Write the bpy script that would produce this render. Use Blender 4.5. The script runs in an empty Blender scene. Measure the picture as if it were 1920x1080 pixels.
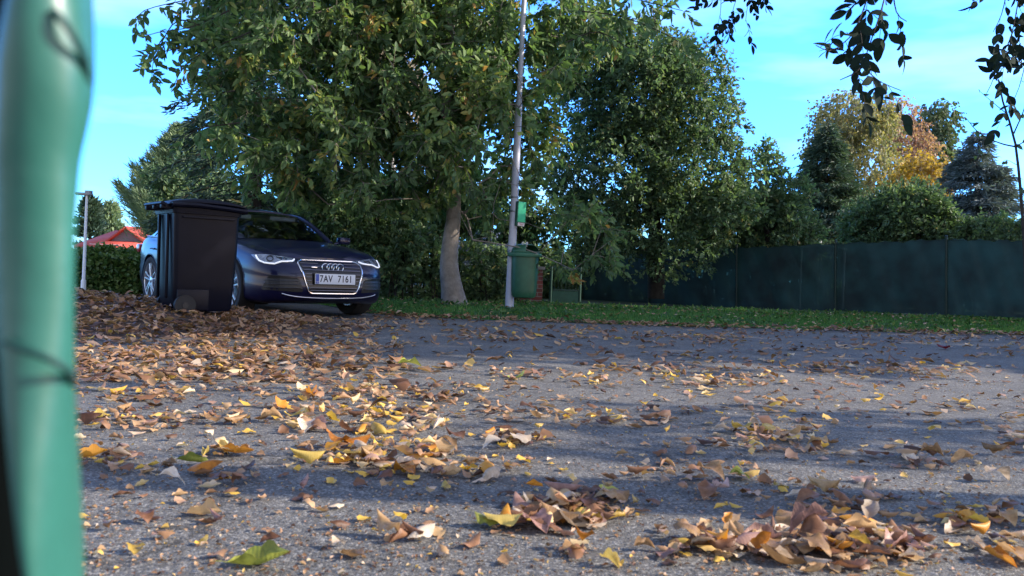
import bpy, bmesh, math
import numpy as np
from mathutils import Vector, Matrix
from mathutils.bvhtree import BVHTree
R = math.radians
PI = math.pi
sc = bpy.context.scene
COL = sc.collection

# ------------------------------------------------------------------ camera
F = 1616.0; HC = 0.59; ROLL = 0.035; PITCH = 22.0/F
fwd = Vector((0, math.cos(PITCH), -math.sin(PITCH)))
up0 = Vector((0, math.sin(PITCH), math.cos(PITCH)))
rt = Vector((1, 0, 0))*math.cos(ROLL) + up0*math.sin(ROLL)
up = up0*math.cos(ROLL) - Vector((1, 0, 0))*math.sin(ROLL)
camd = bpy.data.cameras.new('camera'); cam = bpy.data.objects.new('camera', camd); COL.objects.link(cam)
camd.sensor_width = 36; camd.lens = F/1920*36; camd.clip_start = 0.02; camd.clip_end = 3000
M = Matrix((rt, up, -fwd)).transposed().to_4x4(); M.translation = Vector((0, 0, HC)); cam.matrix_world = M
camd.dof.use_dof = True; camd.dof.focus_distance = 9.0; camd.dof.aperture_fstop = camd.lens/4.0
sc.camera = cam

def ray(u, v):
    return rt*((u-960)/F) + up*(-(v-540)/F) + fwd
def P(u, v, Y):
    d = ray(u, v); return Vector((0, 0, HC)) + d*(Y/d.y)
def G(u, v, z=0.0):
    d = ray(u, v); return Vector((0, 0, HC)) + d*((z-HC)/d.z)

# ------------------------------------------------------------------ light
SUN_EL = R(27); SUN_AZ = R(1)          # azimuth: from the right, this far behind the camera
sdir = Vector((math.cos(SUN_EL)*math.cos(SUN_AZ), -math.cos(SUN_EL)*math.sin(SUN_AZ), math.sin(SUN_EL)))
w = bpy.data.worlds.new("World"); sc.world = w; w.use_nodes = True
nt = w.node_tree; nt.nodes.clear()
out = nt.nodes.new('ShaderNodeOutputWorld'); bg = nt.nodes.new('ShaderNodeBackground')
sky = nt.nodes.new('ShaderNodeTexSky'); sky.sky_type = 'NISHITA'; sky.sun_disc = False
sky.sun_elevation = SUN_EL; sky.sun_rotation = math.atan2(sdir.x, sdir.y)
sky.air_density = 1.0; sky.dust_density = 0.6; sky.ozone_density = 1.2
tint = nt.nodes.new('ShaderNodeMix'); tint.data_type = 'RGBA'; tint.blend_type = 'MULTIPLY'; tint.inputs[0].default_value = 1
tcz = nt.nodes.new('ShaderNodeTexCoord'); spz = nt.nodes.new('ShaderNodeSeparateXYZ'); mrz = nt.nodes.new('ShaderNodeMapRange'); mrz.inputs[1].default_value = .30; mrz.inputs[2].default_value = .7
tz = nt.nodes.new('ShaderNodeMix'); tz.data_type = 'RGBA'; tz.inputs[6].default_value = (.56, 1.5, 3.3, 1); tz.inputs[7].default_value = (1.7, 1.4, 1.45, 1)
nt.links.new(tcz.outputs['Generated'], spz.inputs[0]); nt.links.new(spz.outputs[2], mrz.inputs[0]); mry = nt.nodes.new('ShaderNodeMapRange'); mry.inputs[1].default_value = .25; mry.inputs[2].default_value = -.25; mxm = nt.nodes.new('ShaderNodeMath'); mxm.operation = 'MAXIMUM'
nt.links.new(spz.outputs[1], mry.inputs[0]); nt.links.new(mrz.outputs[0], mxm.inputs[0]); nt.links.new(mry.outputs[0], mxm.inputs[1]); nt.links.new(mxm.outputs[0], tz.inputs[0]); nt.links.new(tz.outputs[2], tint.inputs[7])
# faint wisps of cloud
tc = nt.nodes.new('ShaderNodeTexCoord'); mp = nt.nodes.new('ShaderNodeMapping'); mp.inputs['Scale'].default_value = (2.0, 2.0, 9.0)
nz = nt.nodes.new('ShaderNodeTexNoise'); nz.inputs['Scale'].default_value = 1.6; nz.inputs['Detail'].default_value = 5
rp = nt.nodes.new('ShaderNodeValToRGB'); rp.color_ramp.elements[0].position = .48; rp.color_ramp.elements[1].position = .78
rp.color_ramp.elements[1].color = (.45, .45, .45, 1)
cl = nt.nodes.new('ShaderNodeMix'); cl.data_type = 'RGBA'; cl.inputs[7].default_value = (7.0, 9.0, 9.5, 1)
L = nt.links.new
L(tc.outputs['Generated'], mp.inputs[0]); L(mp.outputs[0], nz.inputs['Vector']); L(nz.outputs[0], rp.inputs[0]); L(rp.outputs[0], cl.inputs[0])
L(sky.outputs[0], tint.inputs[6]); L(tint.outputs[2], cl.inputs[6]); L(cl.outputs[2], bg.inputs[0])
bg.inputs[1].default_value = 0.115; L(bg.outputs[0], out.inputs[0])
sl = bpy.data.lights.new('sun', 'SUN'); sl.energy = 5.0; sl.angle = R(0.53); sl.color = (1, .88, .74)
so = bpy.data.objects.new('sun', sl); COL.objects.link(so); so.rotation_euler = sdir.to_track_quat('Z', 'Y').to_euler(); so.location = (20, -8, 12)
sc.view_settings.view_transform = 'Standard'; sc.view_settings.look = 'None'; sc.view_settings.gamma = 1
sc.view_settings.exposure = 0.9
sc.cycles.max_bounces = 8; sc.cycles.transparent_max_bounces = 12

# ------------------------------------------------------------------ materials
def mat(name, col, rough=.6, metal=0, spec=.5, coat=0, noise=0, nscale=8, bump=0, bscale=60, trans=0, col2=None, emit=0, coord='Object', alpha=1):
    m = bpy.data.materials.new(name); m.use_nodes = True; t = m.node_tree; b = t.nodes['Principled BSDF']
    b.inputs['Base Color'].default_value = (*col, 1); b.inputs['Roughness'].default_value = rough
    b.inputs['Metallic'].default_value = metal; b.inputs['Specular IOR Level'].default_value = spec; b.inputs['Coat Weight'].default_value = coat
    b.inputs['Coat Roughness'].default_value = .04; b.inputs['Alpha'].default_value = alpha
    ln = t.links.new
    tcn = t.nodes.new('ShaderNodeTexCoord')
    if noise or col2:
        n = t.nodes.new('ShaderNodeTexNoise'); n.inputs['Scale'].default_value = nscale; n.inputs['Detail'].default_value = 6; n.inputs['Roughness'].default_value = .65
        ln(tcn.outputs[coord], n.inputs['Vector'])
        r = t.nodes.new('ShaderNodeValToRGB'); c2 = col2 or tuple(min(1, c*(1+noise)) for c in col)
        c1 = col if col2 else tuple(c*(1-noise) for c in col)
        r.color_ramp.elements[0].position = .35; r.color_ramp.elements[1].position = .68
        r.color_ramp.elements[0].color = (*c1, 1); r.color_ramp.elements[1].color = (*c2, 1)
        ln(n.outputs[0], r.inputs[0]); ln(r.outputs[0], b.inputs['Base Color'])
    if bump:
        n2 = t.nodes.new('ShaderNodeTexNoise'); n2.inputs['Scale'].default_value = bscale; n2.inputs['Detail'].default_value = 4
        ln(tcn.outputs[coord], n2.inputs['Vector']); bp = t.nodes.new('ShaderNodeBump'); bp.inputs['Strength'].default_value = bump
        bp.inputs['Distance'].default_value = .01; ln(n2.outputs[0], bp.inputs['Height']); ln(bp.outputs[0], b.inputs['Normal'])
    if emit:
        b.inputs['Emission Color'].default_value = (*col, 1); b.inputs['Emission Strength'].default_value = emit
    return m

def foliage(name, cols, trans=.35, rough=.55, spec=.35):
    """leaf material: the tint attribute picks a leaf's own colour from the ramp"""
    m = bpy.data.materials.new(name); m.use_nodes = True; t = m.node_tree; b = t.nodes['Principled BSDF']; ln = t.links.new
    a = t.nodes.new('ShaderNodeAttribute'); a.attribute_name = 'tint'
    r = t.nodes.new('ShaderNodeValToRGB'); e = r.color_ramp.elements
    while len(e) < len(cols): e.new(.5)
    for i, c in enumerate(cols):
        e[i].position = c[0]; e[i].color = (*c[1], 1)
    ln(a.outputs['Fac'], r.inputs[0]); ln(r.outputs[0], b.inputs['Base Color'])
    b.inputs['Roughness'].default_value = rough; b.inputs['Specular IOR Level'].default_value = spec
    tr = t.nodes.new('ShaderNodeBsdfTranslucent'); mul = t.nodes.new('ShaderNodeMix'); mul.data_type = 'RGBA'; mul.blend_type = 'MULTIPLY'; mul.inputs[0].default_value = 1
    mul.inputs[7].default_value = (1.3, 1.35, .7, 1); ln(r.outputs[0], mul.inputs[6]); ln(mul.outputs[2], tr.inputs[0])
    mx = t.nodes.new('ShaderNodeMixShader'); mx.inputs[0].default_value = trans
    ln(b.outputs[0], mx.inputs[1]); ln(tr.outputs[0], mx.inputs[2]); ln(mx.outputs[0], t.nodes['Material Output'].inputs[0])
    return m

# ------------------------------------------------------------------ object helpers
def props(o, label=None, cat=None, group=None, kind=None):
    if label: o['label'] = label
    if cat: o['category'] = cat
    if group: o['group'] = group
    if kind: o['kind'] = kind
    return o
def thing(name, label, cat, loc=(0, 0, 0), rz=0, group=None):
    o = bpy.data.objects.new(name, None); COL.objects.link(o); o.location = loc; o.rotation_euler = (0, 0, rz); o.empty_display_size = .1
    return props(o, label, cat, group)
def link(name, me, m=None, parent=None, smooth=None):
    o = bpy.data.objects.new(name, me); COL.objects.link(o)
    if m:
        for k in (m if isinstance(m, (list, tuple)) else [m]): me.materials.append(k)
    if parent: o.parent = parent
    if smooth is not None:
        me.polygons.foreach_set('use_smooth', [True]*len(me.polygons)); me.set_sharp_from_angle(angle=R(smooth))
    return o
def npmesh(name, V, Fq, tint=None, smooth=False):
    """numpy mesh of n-gons with one corner count"""
    V = np.asarray(V, np.float32).reshape(-1, 3); Fq = np.asarray(Fq, np.int32); k = Fq.shape[1]
    me = bpy.data.meshes.new(name); me.vertices.add(len(V)); me.vertices.foreach_set('co', V.ravel())
    me.loops.add(Fq.size); me.loops.foreach_set('vertex_index', Fq.ravel())
    me.polygons.add(len(Fq)); me.polygons.foreach_set('loop_start', np.arange(0, Fq.size, k, dtype=np.int32))
    try: me.polygons.foreach_set('loop_total', np.full(len(Fq), k, np.int32))
    except Exception: pass
    me.update(calc_edges=True)
    if smooth: me.polygons.foreach_set('use_smooth', np.ones(len(Fq), bool))
    if tint is not None:
        at = me.attributes.new('tint', 'FLOAT', 'POINT'); at.data.foreach_set('value', np.asarray(tint, np.float32))
    return me

class MB:
    """collects shapes, builds ONE mesh object"""
    def __init__(s): s.v = []; s.f = []
    def add(s, vs, fs, T=None):
        n = len(s.v); s.v += [tuple(T @ Vector(p)) if T else tuple(p) for p in vs]; s.f += [tuple(i+n for i in f) for f in fs]; return s
    def box(s, c, d, T=None, bev=0, rot=0):
        bm = bmesh.new(); bmesh.ops.create_cube(bm, size=1)
        for q in bm.verts: q.co = Vector((q.co.x*d[0], q.co.y*d[1], q.co.z*d[2]))
        if bev: bmesh.ops.bevel(bm, geom=bm.edges[:], offset=bev, segments=2, profile=.6, affect='EDGES')
        RM = Matrix.Translation(c) @ Matrix.Rotation(rot, 4, 'Z')
        bm.verts.index_update(); s.add([RM @ q.co for q in bm.verts], [[q.index for q in f.verts] for f in bm.faces], T); bm.free(); return s
    def tube(s, pts, rad, n=8, cap=True, sx=1, T=None):
        pts = [Vector(p) for p in pts]; N = len(pts)
        rad = rad if isinstance(rad, (list, tuple)) else [rad]*N
        vs = []; fs = []; prev = None
        for i, p in enumerate(pts):
            t = (pts[min(i+1, N-1)]-pts[max(i-1, 0)])
            if t.length < 1e-9: t = Vector((0, 0, 1))
            t.normalize()
            if prev is None:
                a = Vector((0, 0, 1)) if abs(t.z) < .9 else Vector((1, 0, 0)); x = a.cross(t).normalized()
            else:
                x = (prev - t*prev.dot(t)).normalized()
            prev = x; y = t.cross(x)
            for k in range(n):
                an = 2*PI*k/n; vs.append(p + (x*math.cos(an)*sx + y*math.sin(an))*rad[i])
        for i in range(N-1):
            for k in range(n):
                a = i*n+k; b = i*n+(k+1) % n; fs.append((a, b, b+n, a+n))
        if cap: fs.append(tuple(range(n))[::-1]); fs.append(tuple((N-1)*n+k for k in range(n)))
        return s.add(vs, fs, T)
    def loop(s, pts, rad, n=6, T=None):
        """closed tube"""
        pts = [Vector(p) for p in pts]; N = len(pts); vs = []; fs = []
        nrm = Vector((0, 0, 0)); c = sum(pts, Vector())/N
        for i in range(N): nrm += (pts[i]-c).cross(pts[(i+1) % N]-c)
        nrm.normalize()
        for i, p in enumerate(pts):
            t = (pts[(i+1) % N]-pts[i-1]).normalized(); x = t.cross(nrm).normalized(); y = nrm
            for k in range(n):
                an = 2*PI*k/n; vs.append(p+(x*math.cos(an)+y*math.sin(an))*rad)
        for i in range(N):
            for k in range(n):
                a = i*n+k; b = i*n+(k+1) % n; c2 = ((i+1) % N)*n+(k+1) % n; d = ((i+1) % N)*n+k; fs.append((a, b, c2, d))
        return s.add(vs, fs, T)
    def lathe(s, prof, n=24, T=None, sx=1, sy=1, cap=False):
        vs = []; fs = []; m = len(prof)
        for k in range(n):
            an = 2*PI*k/n
            for r, z in prof: vs.append((r*math.cos(an)*sx, r*math.sin(an)*sy, z))
        for k in range(n):
            for i in range(m-1):
                a = k*m+i; b = ((k+1) % n)*m+i; fs.append((a, b, b+1, a+1))
        if cap:
            fs.append(tuple(k*m for k in range(n))[::-1]); fs.append(tuple(k*m+m-1 for k in range(n)))
        return s.add(vs, fs, T)
    def prism(s, poly, h, T=None):
        n = len(poly); vs = [(x, y, 0) for x, y in poly]+[(x, y, h) for x, y in poly]
        fs = [tuple(range(n))[::-1], tuple(range(n, 2*n))]+[(i, (i+1) % n, n+(i+1) % n, n+i) for i in range(n)]
        return s.add(vs, fs, T)
    def grid(s, rows, closed=False, T=None, thick=0):
        nr = len(rows); nc = len(rows[0]); vs = [p for r in rows for p in r]; fs = []
        for i in range(nr-1):
            for j in range(nc-1 if not closed else nc):
                a = i*nc+j; b = i*nc+(j+1) % nc; fs.append((a, b, b+nc, a+nc))
        return s.add(vs, fs, T)
    def mesh(s, name='m', norm=True):
        me = bpy.data.meshes.new(name); me.from_pydata(s.v, [], s.f); me.update()
        if norm:
            bm = bmesh.new(); bm.from_mesh(me); bmesh.ops.recalc_face_normals(bm, faces=bm.faces[:]); bm.to_mesh(me); bm.free()
        return me
    def build(s, name, m=None, parent=None, smooth=40, norm=True):
        return link(name, s.mesh(name, norm), m, parent, smooth)

def solidify(o, t, off=-1):
    md = o.modifiers.new('s', 'SOLIDIFY'); md.thickness = t; md.offset = off; return o
def applied(o):
    dg = bpy.context.evaluated_depsgraph_get(); me = bpy.data.meshes.new_from_object(o.evaluated_get(dg)); o.modifiers.clear(); o.data = me; return o
def cr(pts, n):
    """Catmull-Rom resample by arc length"""
    p = np.array(pts, float); q = np.vstack([2*p[0]-p[1], p, 2*p[-1]-p[-2]]); out_ = []
    for i in range(1, len(q)-2):
        for t in np.linspace(0, 1, 16, endpoint=False):
            a, b, c, d = q[i-1], q[i], q[i+1], q[i+2]
            out_.append(.5*((2*b)+(-a+c)*t+(2*a-5*b+4*c-d)*t*t+(-a+3*b-3*c+d)*t**3))
    out_.append(q[-2]); o = np.array(out_); s_ = np.r_[0, np.cumsum(np.linalg.norm(np.diff(o, axis=0), axis=1))]
    u = np.linspace(0, s_[-1], n); return np.stack([np.interp(u, s_, o[:, k]) for k in range(o.shape[1])], 1)
def sm(t):
    t = np.clip(t, 0, 1); return t*t*(3-2*t)
# ------------------------------------------------------------------ ground, road, verge
def mound(x, y):
    r = np.exp(-((x+5.4)/2.3)**2-((y-8.7)/1.5)**2)*.27 + np.exp(-((x+3.6)/1.1)**2-((y-8.2)/1.0)**2)*.07
    return r*sm((12.2-y)/2.2)
EX = [-40, -3.2, -2.2, -1.4, 2, 6, 9, 14, 40]; EY = [14.6, 14.4, 12.2, 11.4, 11.3, 12.0, 12.7, 14, 18]
def edge(x): return np.interp(x, EX, EY)
def vz(x, y):
    t = y-edge(x); return .015+.055*sm(t/2.2)*(1-sm((y-15)/5))+.012*np.sin(x*3.1)*np.sin(y*2.3)
def sheet(name, xs, ys, fz, m, smooth=True):
    X, Y = np.meshgrid(xs, ys); Z = fz(X, Y); V = np.stack([X, Y, Z], -1).reshape(-1, 3); nx = len(xs)
    I = np.arange(len(V)).reshape(len(ys), nx); Fq = np.stack([I[:-1, :-1], I[:-1, 1:], I[1:, 1:], I[1:, :-1]], -1).reshape(-1, 4)
    me = npmesh(name, V, Fq, smooth=smooth); return link(name, me, m)
soil = mat('soil', (.045, .05, .025), .9, col2=(.02, .035, .015), nscale=1.5, bump=.4, bscale=20)
g = sheet('ground', np.array([-900, -60, -20, 0, 20, 60, 900.]), np.array([-30, 0, 30, 60, 900.]), lambda x, y: x*0-.03, soil); props(g, kind='structure')

def asphalt():
    m = bpy.data.materials.new('asphalt'); m.use_nodes = True; t = m.node_tree; b = t.nodes['Principled BSDF']; ln = t.links.new; N = t.nodes.new
    tcn = N('ShaderNodeTexCoord'); v = N('ShaderNodeTexVoronoi'); v.inputs['Scale'].default_value = 170; v.inputs['Randomness'].default_value = 1
    v2 = N('ShaderNodeTexVoronoi'); v2.inputs['Scale'].default_value = 75
    n1 = N('ShaderNodeTexNoise'); n1.inputs['Scale'].default_value = 420; n1.inputs['Detail'].default_value = 4
    n2 = N('ShaderNodeTexNoise'); n2.inputs['Scale'].default_value = 1.3; n2.inputs['Detail'].default_value = 6; n2.inputs['Roughness'].default_value = .7
    n3 = N('ShaderNodeTexNoise'); n3.inputs['Scale'].default_value = 22; n3.inputs['Detail'].default_value = 5
    for n in (v, v2, n1, n2, n3): ln(tcn.outputs['Object'], n.inputs['Vector'])
    nc_ = N('ShaderNodeTexVoronoi'); nc_.feature = 'DISTANCE_TO_EDGE'; nc_.inputs['Scale'].default_value = .55
    wv = N('ShaderNodeVectorMath'); wv.operation = 'ADD'; nzv = N('ShaderNodeTexNoise'); nzv.inputs['Scale'].default_value = 2.5; nzv.inputs['Detail'].default_value = 6; ln(tcn.outputs['Object'], nzv.inputs['Vector']); ln(tcn.outputs['Object'], wv.inputs[0]); ln(nzv.outputs['Color'], wv.inputs[1]); ln(wv.outputs[0], nc_.inputs['Vector'])
    rc = N('ShaderNodeValToRGB'); rc.color_ramp.elements[0].position = .0; rc.color_ramp.elements[0].color = (.35, .33, .31, 1); rc.color_ramp.elements[1].position = .012; ln(nc_.outputs['Distance'], rc.inputs[0])
    # stones: each cell of the aggregate has its own grey
    sep = N('ShaderNodeSeparateColor'); ln(v.outputs['Color'], sep.inputs[0])
    r1 = N('ShaderNodeValToRGB'); e = r1.color_ramp.elements; e[0].position = 0; e[0].color = (.088, .085, .078, 1); e[1].position = 1; e[1].color = (.36, .352, .325, 1)
    k = e.new(.72); k.color = (.172, .166, .152, 1)
    ln(sep.outputs[0], r1.inputs[0])
    r2 = N('ShaderNodeValToRGB'); r2.color_ramp.elements[0].position = .3; r2.color_ramp.elements[0].color = (.68, .69, .72, 1); r2.color_ramp.elements[1].position = .75; r2.color_ramp.elements[1].color = (1.15, 1.12, 1.08, 1)
    ln(n2.outputs[0], r2.inputs[0])
    r3 = N('ShaderNodeValToRGB'); r3.color_ramp.elements[0].position = .3; r3.color_ramp.elements[0].color = (.7, .7, .7, 1); r3.color_ramp.elements[1].position = .6
    ln(n3.outputs[0], r3.inputs[0])
    m1 = N('ShaderNodeMix'); m1.data_type = 'RGBA'; m1.blend_type = 'MULTIPLY'; m1.inputs[0].default_value = 1; ln(r1.outputs[0], m1.inputs[6]); ln(r2.outputs[0], m1.inputs[7])
    m2 = N('ShaderNodeMix'); m2.data_type = 'RGBA'; m2.blend_type = 'MULTIPLY'; m2.inputs[0].default_value = .7; ln(m1.outputs[2], m2.inputs[6]); ln(r3.outputs[0], m2.inputs[7])
    m3 = N('ShaderNodeMix'); m3.data_type = 'RGBA'; m3.blend_type = 'MULTIPLY'; m3.inputs[0].default_value = .8; ln(m2.outputs[2], m3.inputs[6]); ln(rc.outputs[0], m3.inputs[7]); ln(m3.outputs[2], b.inputs['Base Color']); b.inputs['Roughness'].default_value = .82; b.inputs['Specular IOR Level'].default_value = .35
    ad = N('ShaderNodeMath'); ad.operation = 'MULTIPLY_ADD'; ln(v.outputs['Distance'], ad.inputs[0]); ad.inputs[1].default_value = -.9; ln(n1.outputs[0], ad.inputs[2])
    ad2 = N('ShaderNodeMath'); ad2.operation = 'MULTIPLY_ADD'; ln(v2.outputs['Distance'], ad2.inputs[0]); ad2.inputs[1].default_value = -.8; ln(ad.outputs[0], ad2.inputs[2])
    bp = N('ShaderNodeBump'); bp.inputs['Strength'].default_value = .65; bp.inputs['Distance'].default_value = .006; ln(ad2.outputs[0], bp.inputs['Height']); ln(bp.outputs[0], b.inputs['Normal'])
    return m
rng = np.random.default_rng(5)
def roadz(x, y): return .004*np.sin(x*.9+1)*np.sin(y*.8)+.004
rd = sheet('road', np.linspace(-30, 30, 121), np.linspace(-8, 16, 97), lambda x, y: roadz(x, y)*(y < 30), asphalt()); props(rd, kind='structure')
turf_m = mat('verge_soil', (.03, .05, .018), .9, col2=(.02, .028, .012), nscale=6, bump=.5, bscale=30)
xs = np.concatenate([np.linspace(-30, -4, 27), np.linspace(-3.8, 16, 100), np.linspace(17, 40, 12)])
tt = np.concatenate([np.linspace(0, 1, 30)**1.5*8, np.array([10, 14, 20, 45.])])
Xg, Tg = np.meshgrid(xs, tt); Yg = edge(Xg)+Tg + .05*np.sin(Xg*7)*(Tg < .4)+.03*np.sin(Xg*17)*(Tg < .4); Zg = vz(Xg, Yg)
Zg[0] = -.01
I = np.arange(Xg.size).reshape(Xg.shape); Fq = np.stack([I[:-1, :-1], I[:-1, 1:], I[1:, 1:], I[1:, :-1]], -1).reshape(-1, 4)
vg = link('verge', npmesh('verge', np.stack([Xg, Yg, Zg], -1).reshape(-1, 3), Fq, smooth=True), turf_m); props(vg, kind='structure')
# grass blades
def blades(name, X, Y, Z, h, w_, m, rng, label=None):
    n = len(X); a = rng.uniform(0, 2*PI, n); lean = rng.normal(0, .35, (n, 2))
    dx = np.cos(a)*w_; dy = np.sin(a)*w_; o = np.stack([X, Y, Z], 1)
    V = np.zeros((n, 5, 3)); V[:, 0] = o-np.stack([dx, dy, dx*0], 1); V[:, 1] = o+np.stack([dx, dy, dx*0], 1)
    mid = o+np.stack([lean[:, 0]*h*.35, lean[:, 1]*h*.35, h*.6], 1); tip = o+np.stack([lean[:, 0]*h, lean[:, 1]*h, h*.95], 1)
    V[:, 2] = mid+np.stack([dx, dy, dx*0], 1)*.7; V[:, 3] = tip; V[:, 4] = mid-np.stack([dx, dy, dx*0], 1)*.7
    Fq = np.arange(n*5).reshape(n, 5); t = np.repeat(np.clip(rng.normal(.5, .22, n), 0, 1), 5)
    o_ = link(name, npmesh(name, V, Fq, t), m); return o_
grass_m = foliage('grass', [(0, (0.043, 0.119, 0.031)), (.5, (0.072, 0.205, 0.055)), (.8, (0.144, 0.299, 0.078)), (1, (0.287, 0.347, 0.125))], .4)
n = 90000; X = rng.uniform(-3.4, 14, n); X += .25*np.sin(X*2.1); T = rng.uniform(0, 1, n)**1.3*6.5; Y = edge(X)+T-.05*rng.random(n)+.12*np.sin(X*3.3)*np.sin(X*1.1+2)*(T < .6)
clump = .5+.5*np.sin(X*5+np.sin(Y*4)*2)*np.sin(Y*3.7+X)
h = .6*(.03+.05*rng.random(n)+.04*clump)*(1+.9*(rng.random(n) < .04)); h *= .55+.45*sm(T/.8)
gr = blades('grass', X, Y, vz(X, Y), h, .0045+.003*rng.random(n), grass_m, rng)
props(gr, 'short green grass growing on the roadside verge below the fence', 'grass', kind='stuff')
# broad-leaved weeds in the turf (low ground cover)
def leafV(O, D, Nn, Ln, Wd, fold=.25, droop=.12):
    """6-vertex folded leaves"""
    D = D/np.linalg.norm(D, axis=1, keepdims=True); S = np.cross(D, Nn); S /= np.linalg.norm(S, axis=1, keepdims=True)+1e-9; Nn = np.cross(S, D)
    Ln = Ln[:, None]; Wd = Wd[:, None]
    V = np.zeros((len(O), 6, 3)); V[:, 0] = O; V[:, 1] = O+D*Ln*.3+S*Wd*.5+Nn*Wd*fold; V[:, 2] = O+D*Ln*.68+S*Wd*.42+Nn*(Wd*fold*.7-Ln*droop*.5)
    V[:, 3] = O+D*Ln-Nn*Ln*droop; V[:, 4] = O+D*Ln*.68-S*Wd*.42+Nn*(Wd*fold*.7-Ln*droop*.5); V[:, 5] = O+D*Ln*.3-S*Wd*.5+Nn*Wd*fold
    return V
LF = np.array([[0, 1, 2, 3], [0, 3, 4, 5]])
ST = [(.0, .02), (.12, .26), (.32, .47), (.55, .5), (.78, .36), (.92, .16), (1.0, .015)]
def ovalmesh(name, O, D, Nn, Ln, Wd, tint, fold=.2, droop=.2):
    '''rounder leaves for twigs close to the camera'''
    D = D/np.linalg.norm(D, axis=1, keepdims=True); S = np.cross(D, Nn); S /= np.linalg.norm(S, axis=1, keepdims=True)+1e-9; Nn = np.cross(S, D); Ln = Ln[:, None]; Wd = Wd[:, None]; n = len(O); V = np.zeros((n, 21, 3))
    for i, (t, w_) in enumerate(ST):
        c = O+D*Ln*t-Nn*Ln*droop*t*t
        for j, s_ in enumerate((-1, 0, 1)): V[:, i*3+j] = c+S*Wd*w_*s_+Nn*Wd*fold*w_*abs(s_)
    f = np.array([[i*3+j, i*3+j+1, i*3+j+4, i*3+j+3] for i in range(6) for j in range(2)]); return npmesh(name, V, (f[None]+21*np.arange(n)[:, None, None]).reshape(-1, 4), np.repeat(tint, 21), smooth=True)
def leafmesh(name, V, tint):
    n = len(V); Fq = (LF[None]+6*np.arange(n)[:, None, None]).reshape(-1, 4)
    return npmesh(name, V, Fq, np.repeat(tint, 6))
def unit(n, rng):
    v = rng.normal(size=(n, 3)); return v/np.linalg.norm(v, axis=1, keepdims=True)
weed_m = foliage('weeds', [(0, (.03, .08, .025)), (.6, (.06, .15, .04)), (1, (.2, .28, .08))], .35)
n = 5000; X = rng.uniform(-2.2, 13, n); T = rng.uniform(.3, 5.5, n); Y = edge(X)+T; cx = np.sin(X*2.3+1)*np.sin(Y*1.7) > .1; X = X[cx]; Y = Y[cx]; n = len(X)
D = unit(n, rng); D[:, 2] = np.abs(D[:, 2])*.8+.2
V = leafV(np.stack([X, Y, vz(X, Y)+.02+.05*rng.random(n)], 1), D, unit(n, rng)+np.array([0, 0, 1.5]), .04+.05*rng.random(n), .025+.025*rng.random(n))
wd = link('low_weeds', leafmesh('low_weeds', V, rng.random(n)), weed_m); props(wd, 'low broad-leaved weeds scattered through the verge grass', 'weeds', kind='stuff')

# ------------------------------------------------------------------ trees
bark = mat('bark_grey', (.17, .145, .12), .9, col2=(.33, .29, .25), nscale=5, bump=1, bscale=22)
bark_dark = mat('bark_dark', (.03, .025, .02), .9, noise=.4, nscale=12, bump=.5)
bark_birch = mat('bark_birch', (.5, .48, .44), .8, col2=(.12, .11, .1), nscale=14)
def skeleton(trunk, radii, C, rng, twig_r=.006, seg=.45, jit=.12, rise=.25, power=.5, zmin=-1e9):
    """trunk polyline + branches that reach every clump centre; returns edges (p0,p1,r0,r1)"""
    nodes = [np.array(p, float) for p in trunk]; par = [-1]+list(range(len(trunk)-1)); nt_ = len(trunk)
    tip = nodes[-1]; N = np.array(nodes)
    d = np.min(np.linalg.norm(C[:, None]-N[None], axis=2), axis=1); order = np.argsort(d)
    buf = np.zeros((nt_+len(C)*9, 3)); buf[:nt_] = N; cnt = nt_
    for i in order:
        c = C[i]; q = buf[1:cnt]; dv = c-q; dist = np.linalg.norm(dv, axis=1)+np.maximum(0, q[:, 2]-c[2])*.6+4*(q[:, 2] < zmin)*(np.arange(1, cnt) < nt_)
        j = int(np.argmin(dist))+1; a = buf[j].copy(); Ld = np.linalg.norm(c-a); k = max(1, min(7, int(Ld/seg)))
        p = j
        for s_ in range(1, k+1):
            t = s_/k; pt = a+(c-a)*t; pt[2] += rise*Ld*t*(1-t)*.9
            if s_ < k: pt += rng.normal(0, jit*seg, 3)
            buf[cnt] = pt; par.append(p); p = cnt; cnt += 1
    par = np.array(par); W = np.zeros(cnt); leafn = np.ones(cnt); leafn[par[par >= 0]] = 0; W += leafn
    for i in range(cnt-1, 0, -1):
        W[par[i]] += W[i]
    rr = twig_r*np.power(W, power)
    tr = np.array(radii); rr[:nt_] = tr
    p = par[nt_:]; c = np.arange(nt_, cnt); r1 = rr[c]; r0 = np.minimum(rr[p], np.maximum(r1*1.25, r1)); r0 = np.where(p < nt_, np.minimum(rr[p]*.8, r1*1.4), r0)
    cap_ = np.interp(buf[:cnt, 2], [0, 50], [1, 1]); return buf[p], buf[c], r0, np.minimum(r1, r0)
def tubes(A, B, r0, r1, n=5):
    D = B-A; D /= np.linalg.norm(D, axis=1, keepdims=True)+1e-9; h = np.where(np.abs(D[:, 2:3]) < .9, np.array([[0, 0, 1.]]), np.array([[1., 0, 0]]))
    X = np.cross(h, D); X /= np.linalg.norm(X, axis=1, keepdims=True)+1e-9; Y = np.cross(D, X); an = np.arange(n)*2*PI/n
    ring = X[:, None]*np.cos(an)[None, :, None]+Y[:, None]*np.sin(an)[None, :, None]
    V = np.concatenate([A[:, None]+ring*r0[:, None, None], B[:, None]+ring*r1[:, None, None]], 1)
    k = np.arange(n); f = np.stack([k, (k+1) % n, n+(k+1) % n, n+k], 1); Fq = (f[None]+(2*n)*np.arange(len(A))[:, None, None]).reshape(-1, 4)
    return V.reshape(-1, 3), Fq
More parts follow.
